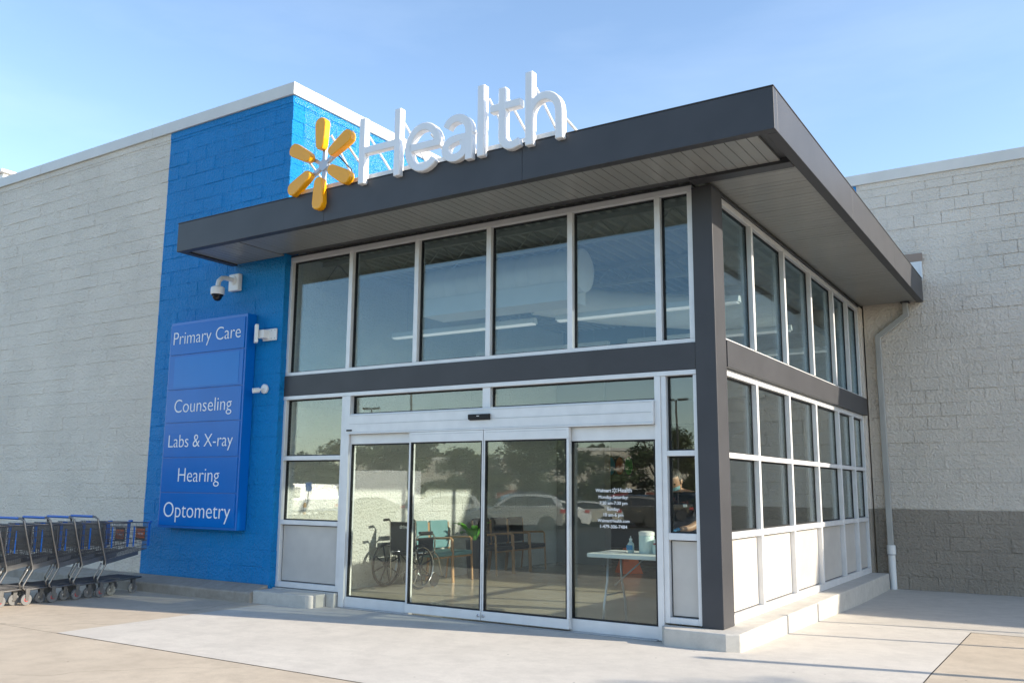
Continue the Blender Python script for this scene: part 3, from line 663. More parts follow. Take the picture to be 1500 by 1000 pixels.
# ------------------------------------------------------------------ blue service directory on the wall
dg_ = thing('wall_directory', 'tall glossy blue directory sign listing clinic services on the blue wall', 'sign', (-7.08, -0.2, 0.93))
DX0, DX1, DY = -7.83, -6.265, -0.245
MB().box(DX0, DX1, DY, YB-0.008, 0.93, 3.735).build('case', M_signb, dg_, bevel=0.006)
zb = [3.70, 3.268, 2.782, 2.330, 1.862, 1.395, 0.955]
for i in range(6):
    p = bx('face_panel', DX0+0.035, DX1-0.028, DY-0.012, DY-0.0005, zb[i+1]+0.006, zb[i]-0.006, M_sign, dg_, bevel=0.003)
    if i == 1: bx('cover_sheet', DX0+0.15, DX1-0.10, DY-0.0145, DY-0.0125, zb[2]+0.03, zb[1]-0.03, mat('sign_cover_blue', (0.002, 0.175, 0.55), 0.16, var=0.02, spec=0.22), p)
    t_ = {0:('Primary Care',-7.735,-6.365,3.418,3.400), 2:('Counseling',-7.62,-6.46,2.470,0), 3:('Labs & X-ray',-7.695,-6.40,2.000,0), 4:('Hearing',-7.445,-6.62,1.540,0), 5:('Optometry',-7.70,-6.37,1.072,0)}.get(i)
    if t_: put_text(t_[0], t_[1], DY-0.0145, t_[3], M_print, p, width=t_[2]-t_[1], depth=0.003, offset=-0.012)

# ------------------------------------------------------------------ devices on the blue wall
sc_ = thing('security_camera', 'white dome security camera on a curved arm under the canopy end', 'camera', (-6.72, YB, 4.1))
bx('mount_plate', -6.80, -6.60, YB-0.075, YB-0.008, 4.10, 4.335, M_white, sc_, bevel=0.012)
MB().lathe([(0.065,0),(0.06,-0.01),(0.03,-0.02)], (-6.70, YB-0.076, 4.245), 16, 'Y').build('arm_flange', M_white, sc_, smooth='auto')
MB().tube([(-6.70,YB-0.09,4.245),(-6.70,YB-0.20,4.25),(-6.70,YB-0.27,4.235),(-6.70,YB-0.315,4.19),(-6.70,YB-0.325,4.13),(-6.70,YB-0.325,4.10)], 0.032, 12).build('arm', M_white, sc_, smooth='auto')
MB().lathe([(0.06,0.11),(0.085,0.095),(0.09,0.08),(0.09,0.012),(0.085,0.0)], (-6.70, YB-0.325, 4.00), 20).build('housing', M_white, sc_, smooth='auto')
MB().lathe([(0.08,0.0),(0.074,-0.02),(0.062,-0.026),(0.058,-0.05),(0.035,-0.078),(0.008,-0.086)], (-6.70, YB-0.325, 3.999), 20).build('dome', M_smoke, sc_, smooth='auto')
wf = thing('wireless_antenna', 'white flat wireless antenna on a wall bracket beside the blue directory', 'antenna', (-6.05, YB, 3.35))
bx('wall_bracket', -6.115, -5.865, YB-0.03, YB-0.008, 3.365, 3.52, M_white, wf, bevel=0.006)
bx('bracket_arm', -6.10, -6.00, YB-0.12, YB-0.031, 3.39, 3.50, M_white, wf, bevel=0.004)
MB().obox(Vector((-6.115, YB-0.14, 3.45)), 0.10, 0.045, 0.245, Matrix.Rotation(R(-35), 3, 'Z')).build('antenna_panel', M_white, wf, bevel=0.010)
for q in ((-5.89,3.39),(-5.89,3.495),(-5.95,3.39),(-5.95,3.495)): MB().lathe([(0.008,0),(0.006,-0.004)], (q[0], YB-0.031, q[1]), 8, 'Y').build('screw', M_grey, wf)
bc = thing('bullet_camera', 'small white round camera on the blue wall below the antenna', 'camera', (-6.05, YB, 2.7))
MB().lathe([(0.062,-0.008),(0.062,-0.03),(0.045,-0.042)], (-6.04, YB, 2.735), 18, 'Y').build('base_disc', M_white, bc, smooth='auto')
MB().tube([(-6.05,YB-0.045,2.73),(-6.07,YB-0.10,2.715)], 0.018, 10).build('stalk', M_white, bc, smooth='auto')
MB().tube([(-6.065,YB-0.085,2.715),(-6.10,YB-0.16,2.70)], 0.034, 12).build('barrel', M_white, bc, smooth='auto')

# ------------------------------------------------------------------ shopping carts nosed to the wall
def make_cart():
    t = thing('shopping_cart', 'cart', 'shopping cart', (0,0,0), 'nested shopping carts beside the blue wall')
    WR, WF = 0.285, 0.215                     # half widths, rear and front
    RY, FY = 0.05, 0.70                       # basket rear and front
    zt0, zt1, zb0, zb1 = 0.93, 0.90, 0.44, 0.56
    def hw(y): return WR + (WF-WR)*(y-RY)/(FY-RY)
    def zb_(y): return zb0+(zb1-zb0)*(y-RY)/(FY-RY)
    def zt_(y): return zt0+(zt1-zt0)*(y-RY)/(FY-RY)
    def rod(b, p, q, r=0.0021):
        b.tube([p, q], r, 4, cap=False)
    b = MB(); n = 26
    for s_ in (-1, 1):
        for i in range(n+1):
            y = RY+(FY-RY)*i/n; k = 0.93
            rod(b, (s_*hw(y)*k, y, zb_(y)), (s_*hw(y), y, zt_(y)))
        for j in range(7):
            f_ = j/6; rod(b, (s_*WR*(0.93+0.07*f_), RY, zb0+(zt0-zb0)*f_), (s_*WF*(0.93+0.07*f_), FY, zb1+(zt1-zb1)*f_), 0.0034)
    for i in range(15):
        f_ = -1+2*i/14; rod(b, (f_*WF*0.93, FY, zb1), (f_*WF, FY+0.03, zt1))
        rod(b, (f_*WR*0.93, RY, zb0), (f_*WF*0.93, FY, zb1)); rod(b, (f_*WR*0.93, RY, zb0+0.02), (f_*WR, RY-0.02, zt0))
    for j in range(7):
        f_ = j/6; rod(b, (-WF*(0.93+.07*f_), FY+.03*f_, zb1+(zt1-zb1)*f_), (WF*(0.93+.07*f_), FY+.03*f_, zb1+(zt1-zb1)*f_), 0.0034)
        rod(b, (-WR*(0.93+.07*f_), RY-.02*f_, zb0+(zt0-zb0)*f_), (WR*(0.93+.07*f_), RY-.02*f_, zb0+(zt0-zb0)*f_))
    for i in range(12):
        y = RY+(FY-RY)*i/11; rod(b, (-hw(y)*.93, y, zb_(y)), (hw(y)*.93, y, zb_(y)))
    b.build('basket', M_wire, t)
    b = MB()
    for s_ in (-1, 1):
        b.tube([(s_*WR, RY-0.02, zt0), (s_*WF, FY+0.03, zt1)], 0.006, 6)
    b.tube([(-WF, FY+0.03, zt1), (WF, FY+0.03, zt1)], 0.006, 6)
    b.build('basket_rim', M_steel, t, smooth=True)
    for s_ in (-1, 1):
        vs = []
        for (y, z) in ((RY-0.02, zb0-0.05), (0.56, zb_(0.56)-0.045), (0.56, zb_(0.56)+0.004), (RY-0.02, zb0+0.012)):
            vs.append((s_*(hw(y)*0.93+0.012), y, z))
        vs += [(v[0]-s_*0.012, v[1], v[2]) for v in vs]
        MB().add(vs, [(0,1,2,3),(7,6,5,4),(0,4,5,1),(1,5,6,2),(2,6,7,3),(3,7,4,0)]).build('side_rail', M_steel, t)
        x = s_*(WR+0.012)
        MB().tube([(x-s_*0.10, -0.135, 1.0), (x-s_*0.03, -0.13, 0.998), (x, -0.105, 0.97), (x, -0.06, 0.80), (x, 0.045, 0.44), (x, 0.05, 0.40), (x, -0.045, 0.235), (x, -0.05, 0.20), (x, -0.02, 0.175), (x, 0.10, 0.178), (x*0.80, 0.62, 0.20)], 0.0125, 8).build('frame_tube', M_steel, t, smooth=True)
        MB().tube([(x-s_*0.02, 0.0, 0.42), (x-s_*0.02, -0.01, 0.39), (x-s_*0.02, -0.085, 0.255), (x-s_*0.02, -0.07, 0.20)], 0.011, 8).build('rear_leg', M_steel, t, smooth=True)
        MB().box(x-s_*0.03-0.004, x-s_*0.03+0.004, 0.44, 0.455, 0.60, 0.86).build('corner_strip', M_cblue, t)
        bx('corner_strip', s_*(WF+0.004)-0.008, s_*(WF+0.004)+0.008, FY-0.008, FY+0.02, 0.60, 0.90, M_cblue, t)
    MB().tube([(-WR+0.05, -0.136, 1.0), (WR-0.05, -0.136, 1.0)], 0.0165, 10).build('handle_grip', M_cblue, t, smooth='auto')
    MB().tube([(-WR-0.012+.10-.06, -0.1355, 1.0), (WR+0.012-.10+.06, -0.1355, 1.0)], 0.0125, 8).build('handle_bar', M_steel, t, smooth=True)
    bx('child_seat_flap', -WR*0.9, WR*0.9, 0.02, 0.035, 0.62, 0.90, M_wire, t)
    b = MB()
    for i in range(9):
        x = -0.22+0.44*i/8; b.tube([(x, 0.05, 0.185), (x*0.8, 0.62, 0.205)], 0.0055, 5)
    for y in (0.08, 0.34, 0.60): b.tube([(-0.27*(1-0.2*y), y, 0.18+0.025*y), (0.27*(1-0.2*y), y, 0.18+0.025*y)], 0.009, 6)
    b.build('bottom_tray', M_wire, t)
    for s_ in (-1, 1):
        for (y, x) in ((-0.02, WR+0.012), (0.50, WF-0.005)):
            tyre = MB().lathe([(0.05,-0.013),(0.063,-0.013),(0.065,0),(0.063,0.013),(0.05,0.013)], (s_*x, y+0.02, 0.065), 18, 'X').build('wheel', M_tyre, t, smooth='auto')
            MB().lathe([(0.014,-0.018),(0.026,-0.013),(0.026,0.013),(0.014,0.018)], (s_*x, y+0.02, 0.065), 14, 'X').build('hub', M_red if y < 0 else M_steel, tyre, smooth='auto')
            f_ = MB()
            for e in (-1, 1): f_.prism([(y-0.0,0.19),(y+0.05,0.19),(y+0.045,0.055),(y+0.005,0.05)], s_*x+e*0.020-0.0025, s_*x+e*0.020+0.0025, 'X')
            f_.build('fork', M_steel, t)
    sg = bx('advert_panel', -0.10, 0.10, FY+0.034, FY+0.040, 0.66, 0.84, M_vinyl, t)
    bx('advert_print', -0.088, 0.088, FY+0.0405, FY+0.0425, 0.69, 0.815, M_orange, sg)
    bx('advert_panel_back', -0.088, 0.088, FY+0.0300, FY+0.0335, 0.69, 0.815, M_orange, sg)
    me, wq = text_mesh('Pickup', width=0.12, depth=0.002, align='CENTER'); me.materials.append(M_print)
    for v in me.vertices: v.co.x = v.co.x
    link('lettering', me, sg, (0, FY+0.0285, 0.74))
    bx('corner_bumper', -WF-0.02, -WF+0.03, FY+0.0, FY+0.035, 0.905, 0.925, M_cblue, t); bx('corner_bumper', WF-0.03, WF+0.02, FY+0.0, FY+0.035, 0.905, 0.925, M_cblue, t)
    return t
cart = make_cart()
NC = 8; names = ['nested shopping cart with its nose against the blue and grey wall, front of the row'] + ['%s shopping cart of the nested row, counted from the wall' % w_ for w_ in ('second','third','fourth','fifth','sixth','seventh','eighth')]
for k in range(NC):
    o = cart if k == 0 else copy_tree(cart)
    o.location = (-8.06+random.uniform(-.008,.008), -1.07-0.312*k+random.uniform(-.012,.012), 0.092); o.rotation_euler.z = R(random.uniform(-0.7,0.7)); o['label'] = names[k]
# ------------------------------------------------------------------ interior shell
ih = thing('interior_hall', 'dim hall behind the glass with pale walls and a ribbed metal deck', 'hall', (-4, 7, 0.1))
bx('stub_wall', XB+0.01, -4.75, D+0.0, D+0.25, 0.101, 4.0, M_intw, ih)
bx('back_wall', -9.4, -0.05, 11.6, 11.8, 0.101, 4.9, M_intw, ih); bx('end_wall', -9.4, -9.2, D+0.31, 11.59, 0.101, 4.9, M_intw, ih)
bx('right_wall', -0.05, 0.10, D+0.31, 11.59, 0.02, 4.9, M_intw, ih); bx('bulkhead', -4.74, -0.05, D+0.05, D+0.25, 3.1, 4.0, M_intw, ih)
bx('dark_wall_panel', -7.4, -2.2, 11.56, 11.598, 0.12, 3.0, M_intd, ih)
for k, c_ in enumerate(((0.02,0.34,0.55),(0.65,0.17,0.04),(0.06,0.48,0.08))):
    MB().prism([(-6.79+0.235*k+0.098*math.cos(2*math.pi*j/20), 2.03+0.21*math.sin(2*math.pi*j/20)) for j in range(20)], 11.53, 11.555, 'Y').build('wall_disc', mat('disc_%d' % k, c_, 0.5), ih)
bx('roof_slab', -9.4, 0.1, D+0.31, 11.8, 4.96, 5.1, M_intd, ih)
b = MB(); x = XB+0.06
while x < -0.10:                               # ribbed deck, ribs running back from the doors
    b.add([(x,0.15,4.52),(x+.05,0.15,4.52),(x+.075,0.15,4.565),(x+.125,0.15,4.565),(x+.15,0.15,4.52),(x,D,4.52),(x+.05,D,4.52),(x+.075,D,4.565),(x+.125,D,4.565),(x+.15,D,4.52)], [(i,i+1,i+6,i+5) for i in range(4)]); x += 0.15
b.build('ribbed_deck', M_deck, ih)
for y in (0.55, 2.6, 4.7): 
    j = MB().box(XB+0.05,-0.16,y,y+0.05,4.46,4.515).box(XB+0.05,-0.16,y,y+0.05,4.22,4.26); xx = XB+0.1
    while xx < -0.6: j.tube([(xx,y+.025,4.25),(xx+.22,y+.025,4.47),(xx+.44,y+.025,4.25)], 0.010, 5); xx += 0.44
    j.build('ceiling_joist', M_deck, ih)
dk = thing('air_duct', 'round white spiral air duct on a square plenum behind the upper windows', 'duct', (-3.3, 1.3, 3.8))
b = MB(); pr = [(0.27,-1.2)]
for i in range(13): y_ = -1.1+2.2*i/12; pr += [(0.27,y_-0.02),(0.277,y_),(0.27,y_+0.02)]
pr += [(0.27,1.2),(0.20,1.24),(0.05,1.25)]
b.lathe([(0.05,-1.25),(0.20,-1.24)]+pr, (-3.32, 1.35, 4.13), 28, 'X').build('duct_barrel', M_duct, dk, smooth='auto')
bx('plenum', -4.42, -2.22, 1.12, 1.58, 3.73, 3.96, M_duct, dk, bevel=0.004)
for x in (-4.1, -2.5): MB().tube([(x,1.35,4.41),(x+.06,1.35,4.46),(x+.05,1.35,4.53)], 0.010, 6).build('hanger', M_duct, dk, smooth=True)
dk2 = thing('air_duct', 'large white round duct crossing behind the square plenum', 'duct', (-1.9, 3.6, 3.8))
MB().tube([(-3.4,2.3,4.1),(-2.6,3.0,4.0),(-1.6,3.7,3.95),(-0.6,4.2,3.95)], 0.24, 20).build('duct_barrel', M_duct, dk2, smooth='auto')
lights = [(1.75,-5.45,-3.05,3.62),(1.75,-2.72,-0.32,3.62),(3.9,-5.45,-3.05,3.62),(3.9,-2.72,-0.32,3.62),(6.0,-5.2,-2.8,3.62),(6.0,-2.6,-0.3,3.62)]
wl = ['first row from the doors, by the white wall','first row from the doors, by the side windows','middle row, by the white wall','middle row, by the side windows','last row, by the white wall','last row, by the side windows']
for (y, x0, x1, z), q in zip(lights, wl):
    lt = thing('strip_light', 'suspended white strip light, ' + q, 'light', ((x0+x1)/2, y, z), 'suspended strip lights inside the vestibule')
    MB().prism([(y-0.06,z),(y+0.06,z),(y+0.035,z+0.07),(y-0.035,z+0.07)], x0, x1, 'X').build('housing', M_duct, lt)
    bx('diffuser', x0+0.02, x1-0.02, y-0.045, y+0.045, z-0.018, z-0.001, M_lampw, lt)
    for x in (x0+0.25, x1-0.25): MB().tube([(x,y,z+0.07),(x,y,4.50)], 0.003, 5).build('hanger_wire', M_grey, lt)
for k, (x, y) in enumerate(((-4.2,8.6),(-2.0,8.6),(-4.2,10.2),(-2.0,10.2))):
    lt = thing('strip_light', 'warm lit strip light, %s and %s' % ('near the hall opening' if y < 9 else 'by the back wall', 'towards the discs' if x < -3 else 'away from the discs'), 'light', (x, y, 3.7), 'lit strip lights in the inner hall')
    bx('housing', x-0.75, x+0.75, y-0.06, y+0.06, 3.72, 3.78, M_duct, lt); bx('diffuser', x-0.74, x+0.74, y-0.05, y+0.05, 3.70, 3.719, M_lamp, lt)

# ------------------------------------------------------------------ wheelchair
wc = thing('wheelchair', 'black folding wheelchair seen from behind against the white wall inside the doors', 'wheelchair', (-5.33, 1.95, 0.101))
def P_(x, y, z): return (-5.33+x, 1.95+y, 0.101+z)
for s_ in (-1, 1):
    x = s_*0.30
    wl_ = MB().lathe([(0.275,-0.014),(0.30,-0.012),(0.305,0),(0.30,0.012),(0.275,0.014)], P_(x,0,0.305), 32, 'X', True).build('wheel', M_vinyl, wc, smooth='auto')
    b = MB()
    for k in range(8):
        t_ = 2*math.pi*k/8+0.3; b.tube([P_(x,0,0.305), P_(x,0.277*math.cos(t_),0.305+0.277*math.sin(t_))], 0.011, 6)
    b.lathe([(0.035,-0.03),(0.035,0.03)], P_(x,0,0.305), 12, 'X'); b.build('spokes', M_vinyl, wl_, smooth='auto')
    MB().tube([P_(x+s_*0.035,0.265*math.cos(R(a)),0.305+0.265*math.sin(R(a))) for a in range(0,361,15)], 0.009, 6, cap=False).build('hand_rim', M_chrome, wl_, smooth=True)
    MB().tube([P_(s_*0.23,-0.13,0.93),P_(s_*0.23,-0.05,0.935),P_(s_*0.23,-0.02,0.90),P_(s_*0.23,0.0,0.5),P_(s_*0.23,0.02,0.12)], 0.012, 8).build('back_post', M_chrome, wc, smooth=True)
    MB().tube([P_(s_*0.23,-0.16,0.93),P_(s_*0.23,-0.06,0.935)], 0.018, 10).build('push_handle', M_vinyl, wc, smooth='auto')
    MB().tube([P_(s_*0.25,0.0,0.70),P_(s_*0.25,0.05,0.73),P_(s_*0.25,0.36,0.73),P_(s_*0.25,0.40,0.68),P_(s_*0.25,0.40,0.45)], 0.011, 8).build('arm_tube', M_chrome, wc, smooth=True)
    bx('arm_pad', *[v for pr_ in zip(P_(s_*0.25-0.025,0.05,0.742), P_(s_*0.25+0.025,0.33,0.775)) for v in pr_], M_vinyl, wc, bevel=0.008)
    bx('side_panel', *[v for pr_ in zip(P_(s_*0.25-0.006,0.03,0.50), P_(s_*0.25+0.006,0.36,0.69)) for v in pr_], M_vinyl, wc)
    MB().tube([P_(s_*0.23,0.0,0.48),P_(s_*0.23,0.42,0.48),P_(s_*0.23,0.52,0.40),P_(s_*0.22,0.62,0.14)], 0.011, 8).build('seat_tube', M_chrome, wc, smooth=True)
    bx('foot_plate', *[v for pr_ in zip(P_(s_*0.12-0.07,0.56,0.11), P_(s_*0.12+0.07,0.72,0.125)) for v in pr_], M_vinyl, wc)
    MB().lathe([(0.07,-0.012),(0.095,-0.012),(0.098,0),(0.095,0.012),(0.07,0.012)], P_(s_*0.24,0.42,0.098), 20, 'X').build('caster', M_vinyl, wc, smooth='auto')
    MB().tube([P_(s_*0.24,0.42,0.10),P_(s_*0.24,0.38,0.22),P_(s_*0.235,0.38,0.46)], 0.012, 8).build('caster_fork', M_chrome, wc, smooth=True)
MB().tube([P_(-0.22,0.16,0.47),P_(0.22,0.16,0.14)], 0.010, 8).tube([P_(0.22,0.18,0.47),P_(-0.22,0.18,0.14)], 0.010, 8).build('cross_brace', M_chrome, wc, smooth=True)
bk = bx('backrest', *[v for pr_ in zip(P_(-0.225,-0.020,0.50), P_(0.225,0.012,0.905)) for v in pr_], M_vinyl, wc, bevel=0.010)
put_text('drive', *P_(-0.055,-0.024,0.815), M_print, bk, width=0.15, depth=0.002, offset=0.01)
bx('seat', *[v for pr_ in zip(P_(-0.22,0.02,0.44), P_(0.22,0.42,0.475)) for v in pr_], M_vinyl, wc, bevel=0.008)

# ------------------------------------------------------------------ waiting chairs along the white wall
def make_chair(x, y, m, label, group):
    t = thing('waiting_chair', label, 'chair', (x, y, 0.101), group)     # faces +x
    def Q(a, b_, c): return (x+a, y+b_, 0.101+c)
    for s_ in (-1, 1):
        yy = s_*0.245
        MB().tube([Q(0.52,yy,0.0),Q(0.50,yy,0.40),Q(0.49,yy,0.62),Q(0.46,yy,0.64),Q(0.05,yy,0.625)], 0.017, 8).build('arm_leg', M_wood, t, smooth='auto')
        MB().tube([Q(0.02,yy,0.0),Q(0.06,yy,0.40),Q(0.03,yy,0.86)], 0.016, 8).build('rear_leg', M_wood, t, smooth='auto')
    MB().tube([Q(0.49,-0.245,0.37),Q(0.49,0.245,0.37)], 0.014, 8).build('front_rail', M_wood, t, smooth='auto')
    bx('seat', *[v for p_ in zip(Q(0.06,-0.225,0.385), Q(0.53,0.225,0.45)) for v in p_], m, t, bevel=0.02)
    MB().obox(Vector(Q(0.045,0,0.68)), 0.055, 0.45, 0.42, Matrix.Rotation(R(-6), 3, 'Y')).build('backrest', m, t, bevel=0.02)
for k in range(2): make_chair(-5.72, 2.72+0.51*k, M_teal, ['teal vinyl waiting chair with wooden arms beside the wheelchair','teal vinyl waiting chair with wooden arms next to the potted plant'][k], 'teal waiting chairs')
for k in range(3): make_chair(-5.72, 4.40+0.53*k, M_vinyl, ['black waiting chair with wooden arms next to the potted plant','black waiting chair with wooden arms in the middle of the black ones','black waiting chair with wooden arms at the far end of the row'][k], 'black waiting chairs')
pp = thing('potted_plant', 'green leafy plant in a dark pot between the teal and black waiting chairs', 'plant', (-5.36, 3.74, 0.101))
MB().lathe([(0.10,0),(0.13,0.55),(0.14,0.58),(0.12,0.58),(0.11,0.52)], (-5.36,3.74,0.101), 18).build('pot', M_pot, pp, smooth='auto')
rnd = random.Random(3)
for k in range(15):
    a_ = rnd.uniform(0,6.28); ln = rnd.uniform(0.30,0.48); b0 = Vector((-5.36,3.74,0.62)); d = Vector((math.cos(a_)*0.55, math.sin(a_)*0.75, 1.0)).normalized(); s_ = d.cross(Vector((0,0,1))).normalized()
    pts = []; 
    for i in range(7):
        f_ = i/6; c_ = b0 + d*ln*(0.35+f_) + Vector((0,0,-0.20*f_*f_)); wd_ = 0.055*math.sin(math.pi*min(1,0.08+0.92*f_)); up_ = Vector((0,0,0.012))
        pts.append((c_-s_*wd_+up_, c_, c_+s_*wd_+up_))
    MB().add([v for p_ in pts for v in p_], [(i*3+j, i*3+j+1, i*3+j+4, i*3+j+3) for i in range(6) for j in range(2)]).build('leaf', M_leaf, pp, smooth=True)
    MB().tube([b0, b0+d*ln*0.36], 0.005, 5).build('stem', M_leaf, pp)

# ------------------------------------------------------------------ folding table by the side panel and things on it
tb = thing('folding_table', 'white folding table with grey tube legs just inside the side panel', 'table', (-1.0, 0.62, 0.101))
MB().prism([(-1.55,0.30),(-1.52,0.27),(-0.42,0.27),(-0.40,0.30),(-0.40,0.90),(-0.42,0.93),(-1.52,0.93),(-1.55,0.90)], 0.80, 0.84, 'Z').build('table_top', M_table, tb, bevel=0.008)
for x in (-1.38, -0.55):
    for y, s_ in ((0.33,-1),(0.87,1)): MB().tube([(x,y-s_*0.12,0.80),(x,y-s_*0.10,0.55),(x,y-s_*0.02,0.32),(x,y,0.103)], 0.013, 8).build('leg', M_grey, tb, smooth=True)
    MB().tube([(x,0.42,0.42),(x,0.78,0.42)], 0.010, 8).build('leg_brace', M_grey, tb, smooth=True)
    MB().tube([(x,0.6,0.50),(x+(0.35 if x < -1 else -0.35),0.6,0.795)], 0.008, 8).build('strut', M_grey, tb, smooth=True)
tub = thing('wipes_tub', 'round pale tub of wipes standing on the folding table', 'tub', (-1.02, 0.62, 0.841))
MB().lathe([(0.075,0),(0.08,0.01),(0.08,0.17),(0.075,0.18)], (-1.02,0.62,0.841), 20).build('body', M_cyl, tub, smooth='auto'); MB().lathe([(0.082,0),(0.082,0.035),(0.06,0.045)], (-1.02,0.62,1.0215), 20).build('lid', M_white, tub, smooth='auto')
bo = thing('sanitizer_bottle', 'small clear pump bottle beside the wipes tub on the folding table', 'bottle', (-1.19, 0.60, 0.841))
MB().lathe([(0.032,0),(0.034,0.01),(0.034,0.09),(0.014,0.115),(0.014,0.125)], (-1.19,0.60,0.841), 14).build('body', M_cyl, bo, smooth='auto'); MB().lathe([(0.016,0),(0.016,0.02),(0.006,0.022),(0.006,0.045)], (-1.19,0.60,0.9665), 12).build('pump', M_white, bo, smooth='auto')
bx('label_band', -1.2245, -1.1555, 0.565, 0.57, 0.87, 0.92, M_glove, bo)
gb = thing('glove_box', 'small white and blue carton on the folding table beside the tub', 'box', (-0.80, 0.62, 0.841))
bx('carton', -0.93, -0.70, 0.56, 0.68, 0.841, 0.93, M_cyl, gb, bevel=0.003); bx('upper_carton', -0.92, -0.71, 0.565, 0.675, 0.931, 0.99, M_white, gb, bevel=0.003); bx('red_band', -0.921, -0.709, 0.5635, 0.5648, 0.935, 0.95, M_red, gb)
pa = thing('paper_stack', 'loose white paper sheets on the end of the folding table', 'paper', (-1.38, 0.55, 0.841))
for k in range(3): MB().obox(Vector((-1.38+0.02*k,0.55,0.8425+0.002*k)), 0.21, 0.28, 0.0015, Matrix.Rotation(R(12*k-8),3,'Z')).build('sheet', M_print, pa)
cnm = thing('wet_floor_cone', 'orange pop-up wet floor cone standing beyond the folding table', 'cone', (-3.75, 6.0, 0.101))
MB().lathe([(0.26,0),(0.25,0.02),(0.10,0.40),(0.02,0.42)], (-3.75,6.0,0.101), 4).build('cone_body', M_orange, cnm)
put_text('CAUTION', -3.84, 5.845, 0.36, M_blk, cnm, width=0.16, depth=0.002); put_text('WET FLOOR', -3.85, 5.825, 0.30, M_blk, cnm, width=0.18, depth=0.002)

# ------------------------------------------------------------------ person behind the table, bending over a task
def skin_body(name, verts, edges, radii, m, parent, sub=2):
    me = bpy.data.meshes.new(name); me.from_pydata(verts, edges, []); me.materials.append(m)
    o = bpy.data.objects.new(name, me); COL.objects.link(o)
    md = o.modifiers.new('skin', 'SKIN'); sk = me.skin_vertices[0].data if me.skin_vertices else None
    if sk is None:
        bm2 = bmesh.new(); bm2.from_mesh(me); bm2.verts.layers.skin.verify(); bm2.to_mesh(me); bm2.free(); sk = me.skin_vertices[0].data
    for i, r_ in enumerate(radii): sk[i].radius = (r_, r_) if not isinstance(r_, tuple) else r_
    sk[0].use_root = True
    s_ = o.modifiers.new('sub', 'SUBSURF'); s_.levels = sub; s_.render_levels = sub
    dg = bpy.context.evaluated_depsgraph_get(); me2 = bpy.data.meshes.new_from_object(o.evaluated_get(dg)); bpy.data.objects.remove(o)
    me2.materials.clear(); me2.materials.append(m)
    return link(name, me2, parent, WLOC[parent.name] if parent else (0,0,0), smooth=True)
pe = thing('person', 'person in dark navy polo and blue gloves standing inside behind the narrow side pane', 'person', (-1.0, 1.72, 0.101))
V = [(0,0,0.90),(0,-0.05,1.06),(0,-0.15,1.22),(0,-0.21,1.32),(0,-0.26,1.375),(0,-0.30,1.41),
     (0.19,-0.21,1.30),(0.25,-0.20,1.05),(0.17,-0.40,0.97),(0.10,-0.50,0.97),
     (-0.19,-0.21,1.30),(-0.25,-0.20,1.05),(-0.17,-0.40,0.97),(-0.10,-0.50,0.97),
     (0.10,0,0.84),(0.11,-0.01,0.48),(0.11,0.02,0.09),(0.12,-0.12,0.035),(-0.10,0,0.84),(-0.11,-0.01,0.48),(-0.11,0.02,0.09),(-0.12,-0.12,0.035)]
E_ = [(0,1),(1,2),(2,3),(3,4),(4,5),(3,6),(6,7),(7,8),(8,9),(3,10),(10,11),(11,12),(12,13),(0,14),(14,15),(15,16),(16,17),(0,18),(18,19),(19,20),(20,21)]
rad = [(.16,.12),(.155,.11),(.175,.12),(.14,.10),.055,.05,.075,.052,.040,.030,.075,.052,.040,.030,.09,.062,.045,.04,.09,.062,.045,.04]
bd = skin_body('body', V, E_, rad, M_navy, pe)
bd.data.materials.append(M_skin); bd.data.materials.append(M_blk)
for p in bd.data.polygons:
    c_ = p.center
    if c_.y < -0.28 and c_.z < 1.12 and c_.z > 0.8 or c_.z > 1.365: p.material_index = 1
    elif c_.z < 0.10: p.material_index = 2
hdm = MB(); rings = [(0.0,0.045,0.05),(0.03,0.062,0.075),(0.08,0.073,0.092),(0.13,0.077,0.098),(0.18,0.070,0.090),(0.215,0.045,0.06),(0.23,0.012,0.015)]
hv = []; nn = 16
for z_, rx, ry in rings:
    for j in range(nn):
        a_ = 2*math.pi*j/nn; yy = ry*math.sin(a_); nose = 0.018 if (j == 12 and 0.07 < z_ < 0.10) else 0
        hv.append((rx*math.cos(a_), yy-nose, z_))
rotH = Matrix.Translation((-1.0, 1.72-0.31, 0.101+1.385)) @ Matrix.Rotation(R(28), 4, 'X')
hdm.add([rotH @ Vector(v) for v in hv], [(i*nn+j, i*nn+(j+1)%nn, (i+1)*nn+(j+1)%nn, (i+1)*nn+j) for i in range(6) for j in range(nn)] + [tuple(range(nn))[::-1], tuple(range(6*nn,7*nn))])
hdo = hdm.build('head', M_skin, pe, smooth=True)
hb = MB(); hv2 = [rotH @ Vector((v[0]*1.10, v[1]*1.10+0.012, v[2]*1.04+0.006)) for v in hv[2*nn:]]
hb.add(hv2, [(i*nn+j, i*nn+(j+1)%nn, (i+1)*nn+(j+1)%nn, (i+1)*nn+j) for i in range(4) for j in range(nn) if not (i < 2 and 9 <= j <= 14)] + [tuple(range(4*nn,5*nn))])
hb.build('hair', M_hair, pe, smooth=True)
MB().add([rotH @ Vector((v[0]*1.05, v[1]*1.08-0.004, v[2])) for v in hv[nn:4*nn]], [(i*nn+j, i*nn+j+1, (i+1)*nn+j+1, (i+1)*nn+j) for i in range(1) for j in range(8,16) if j < 15]).build('face_mask', mat('mask_blue', (0.25,0.45,0.50), 0.8), pe, smooth=True)
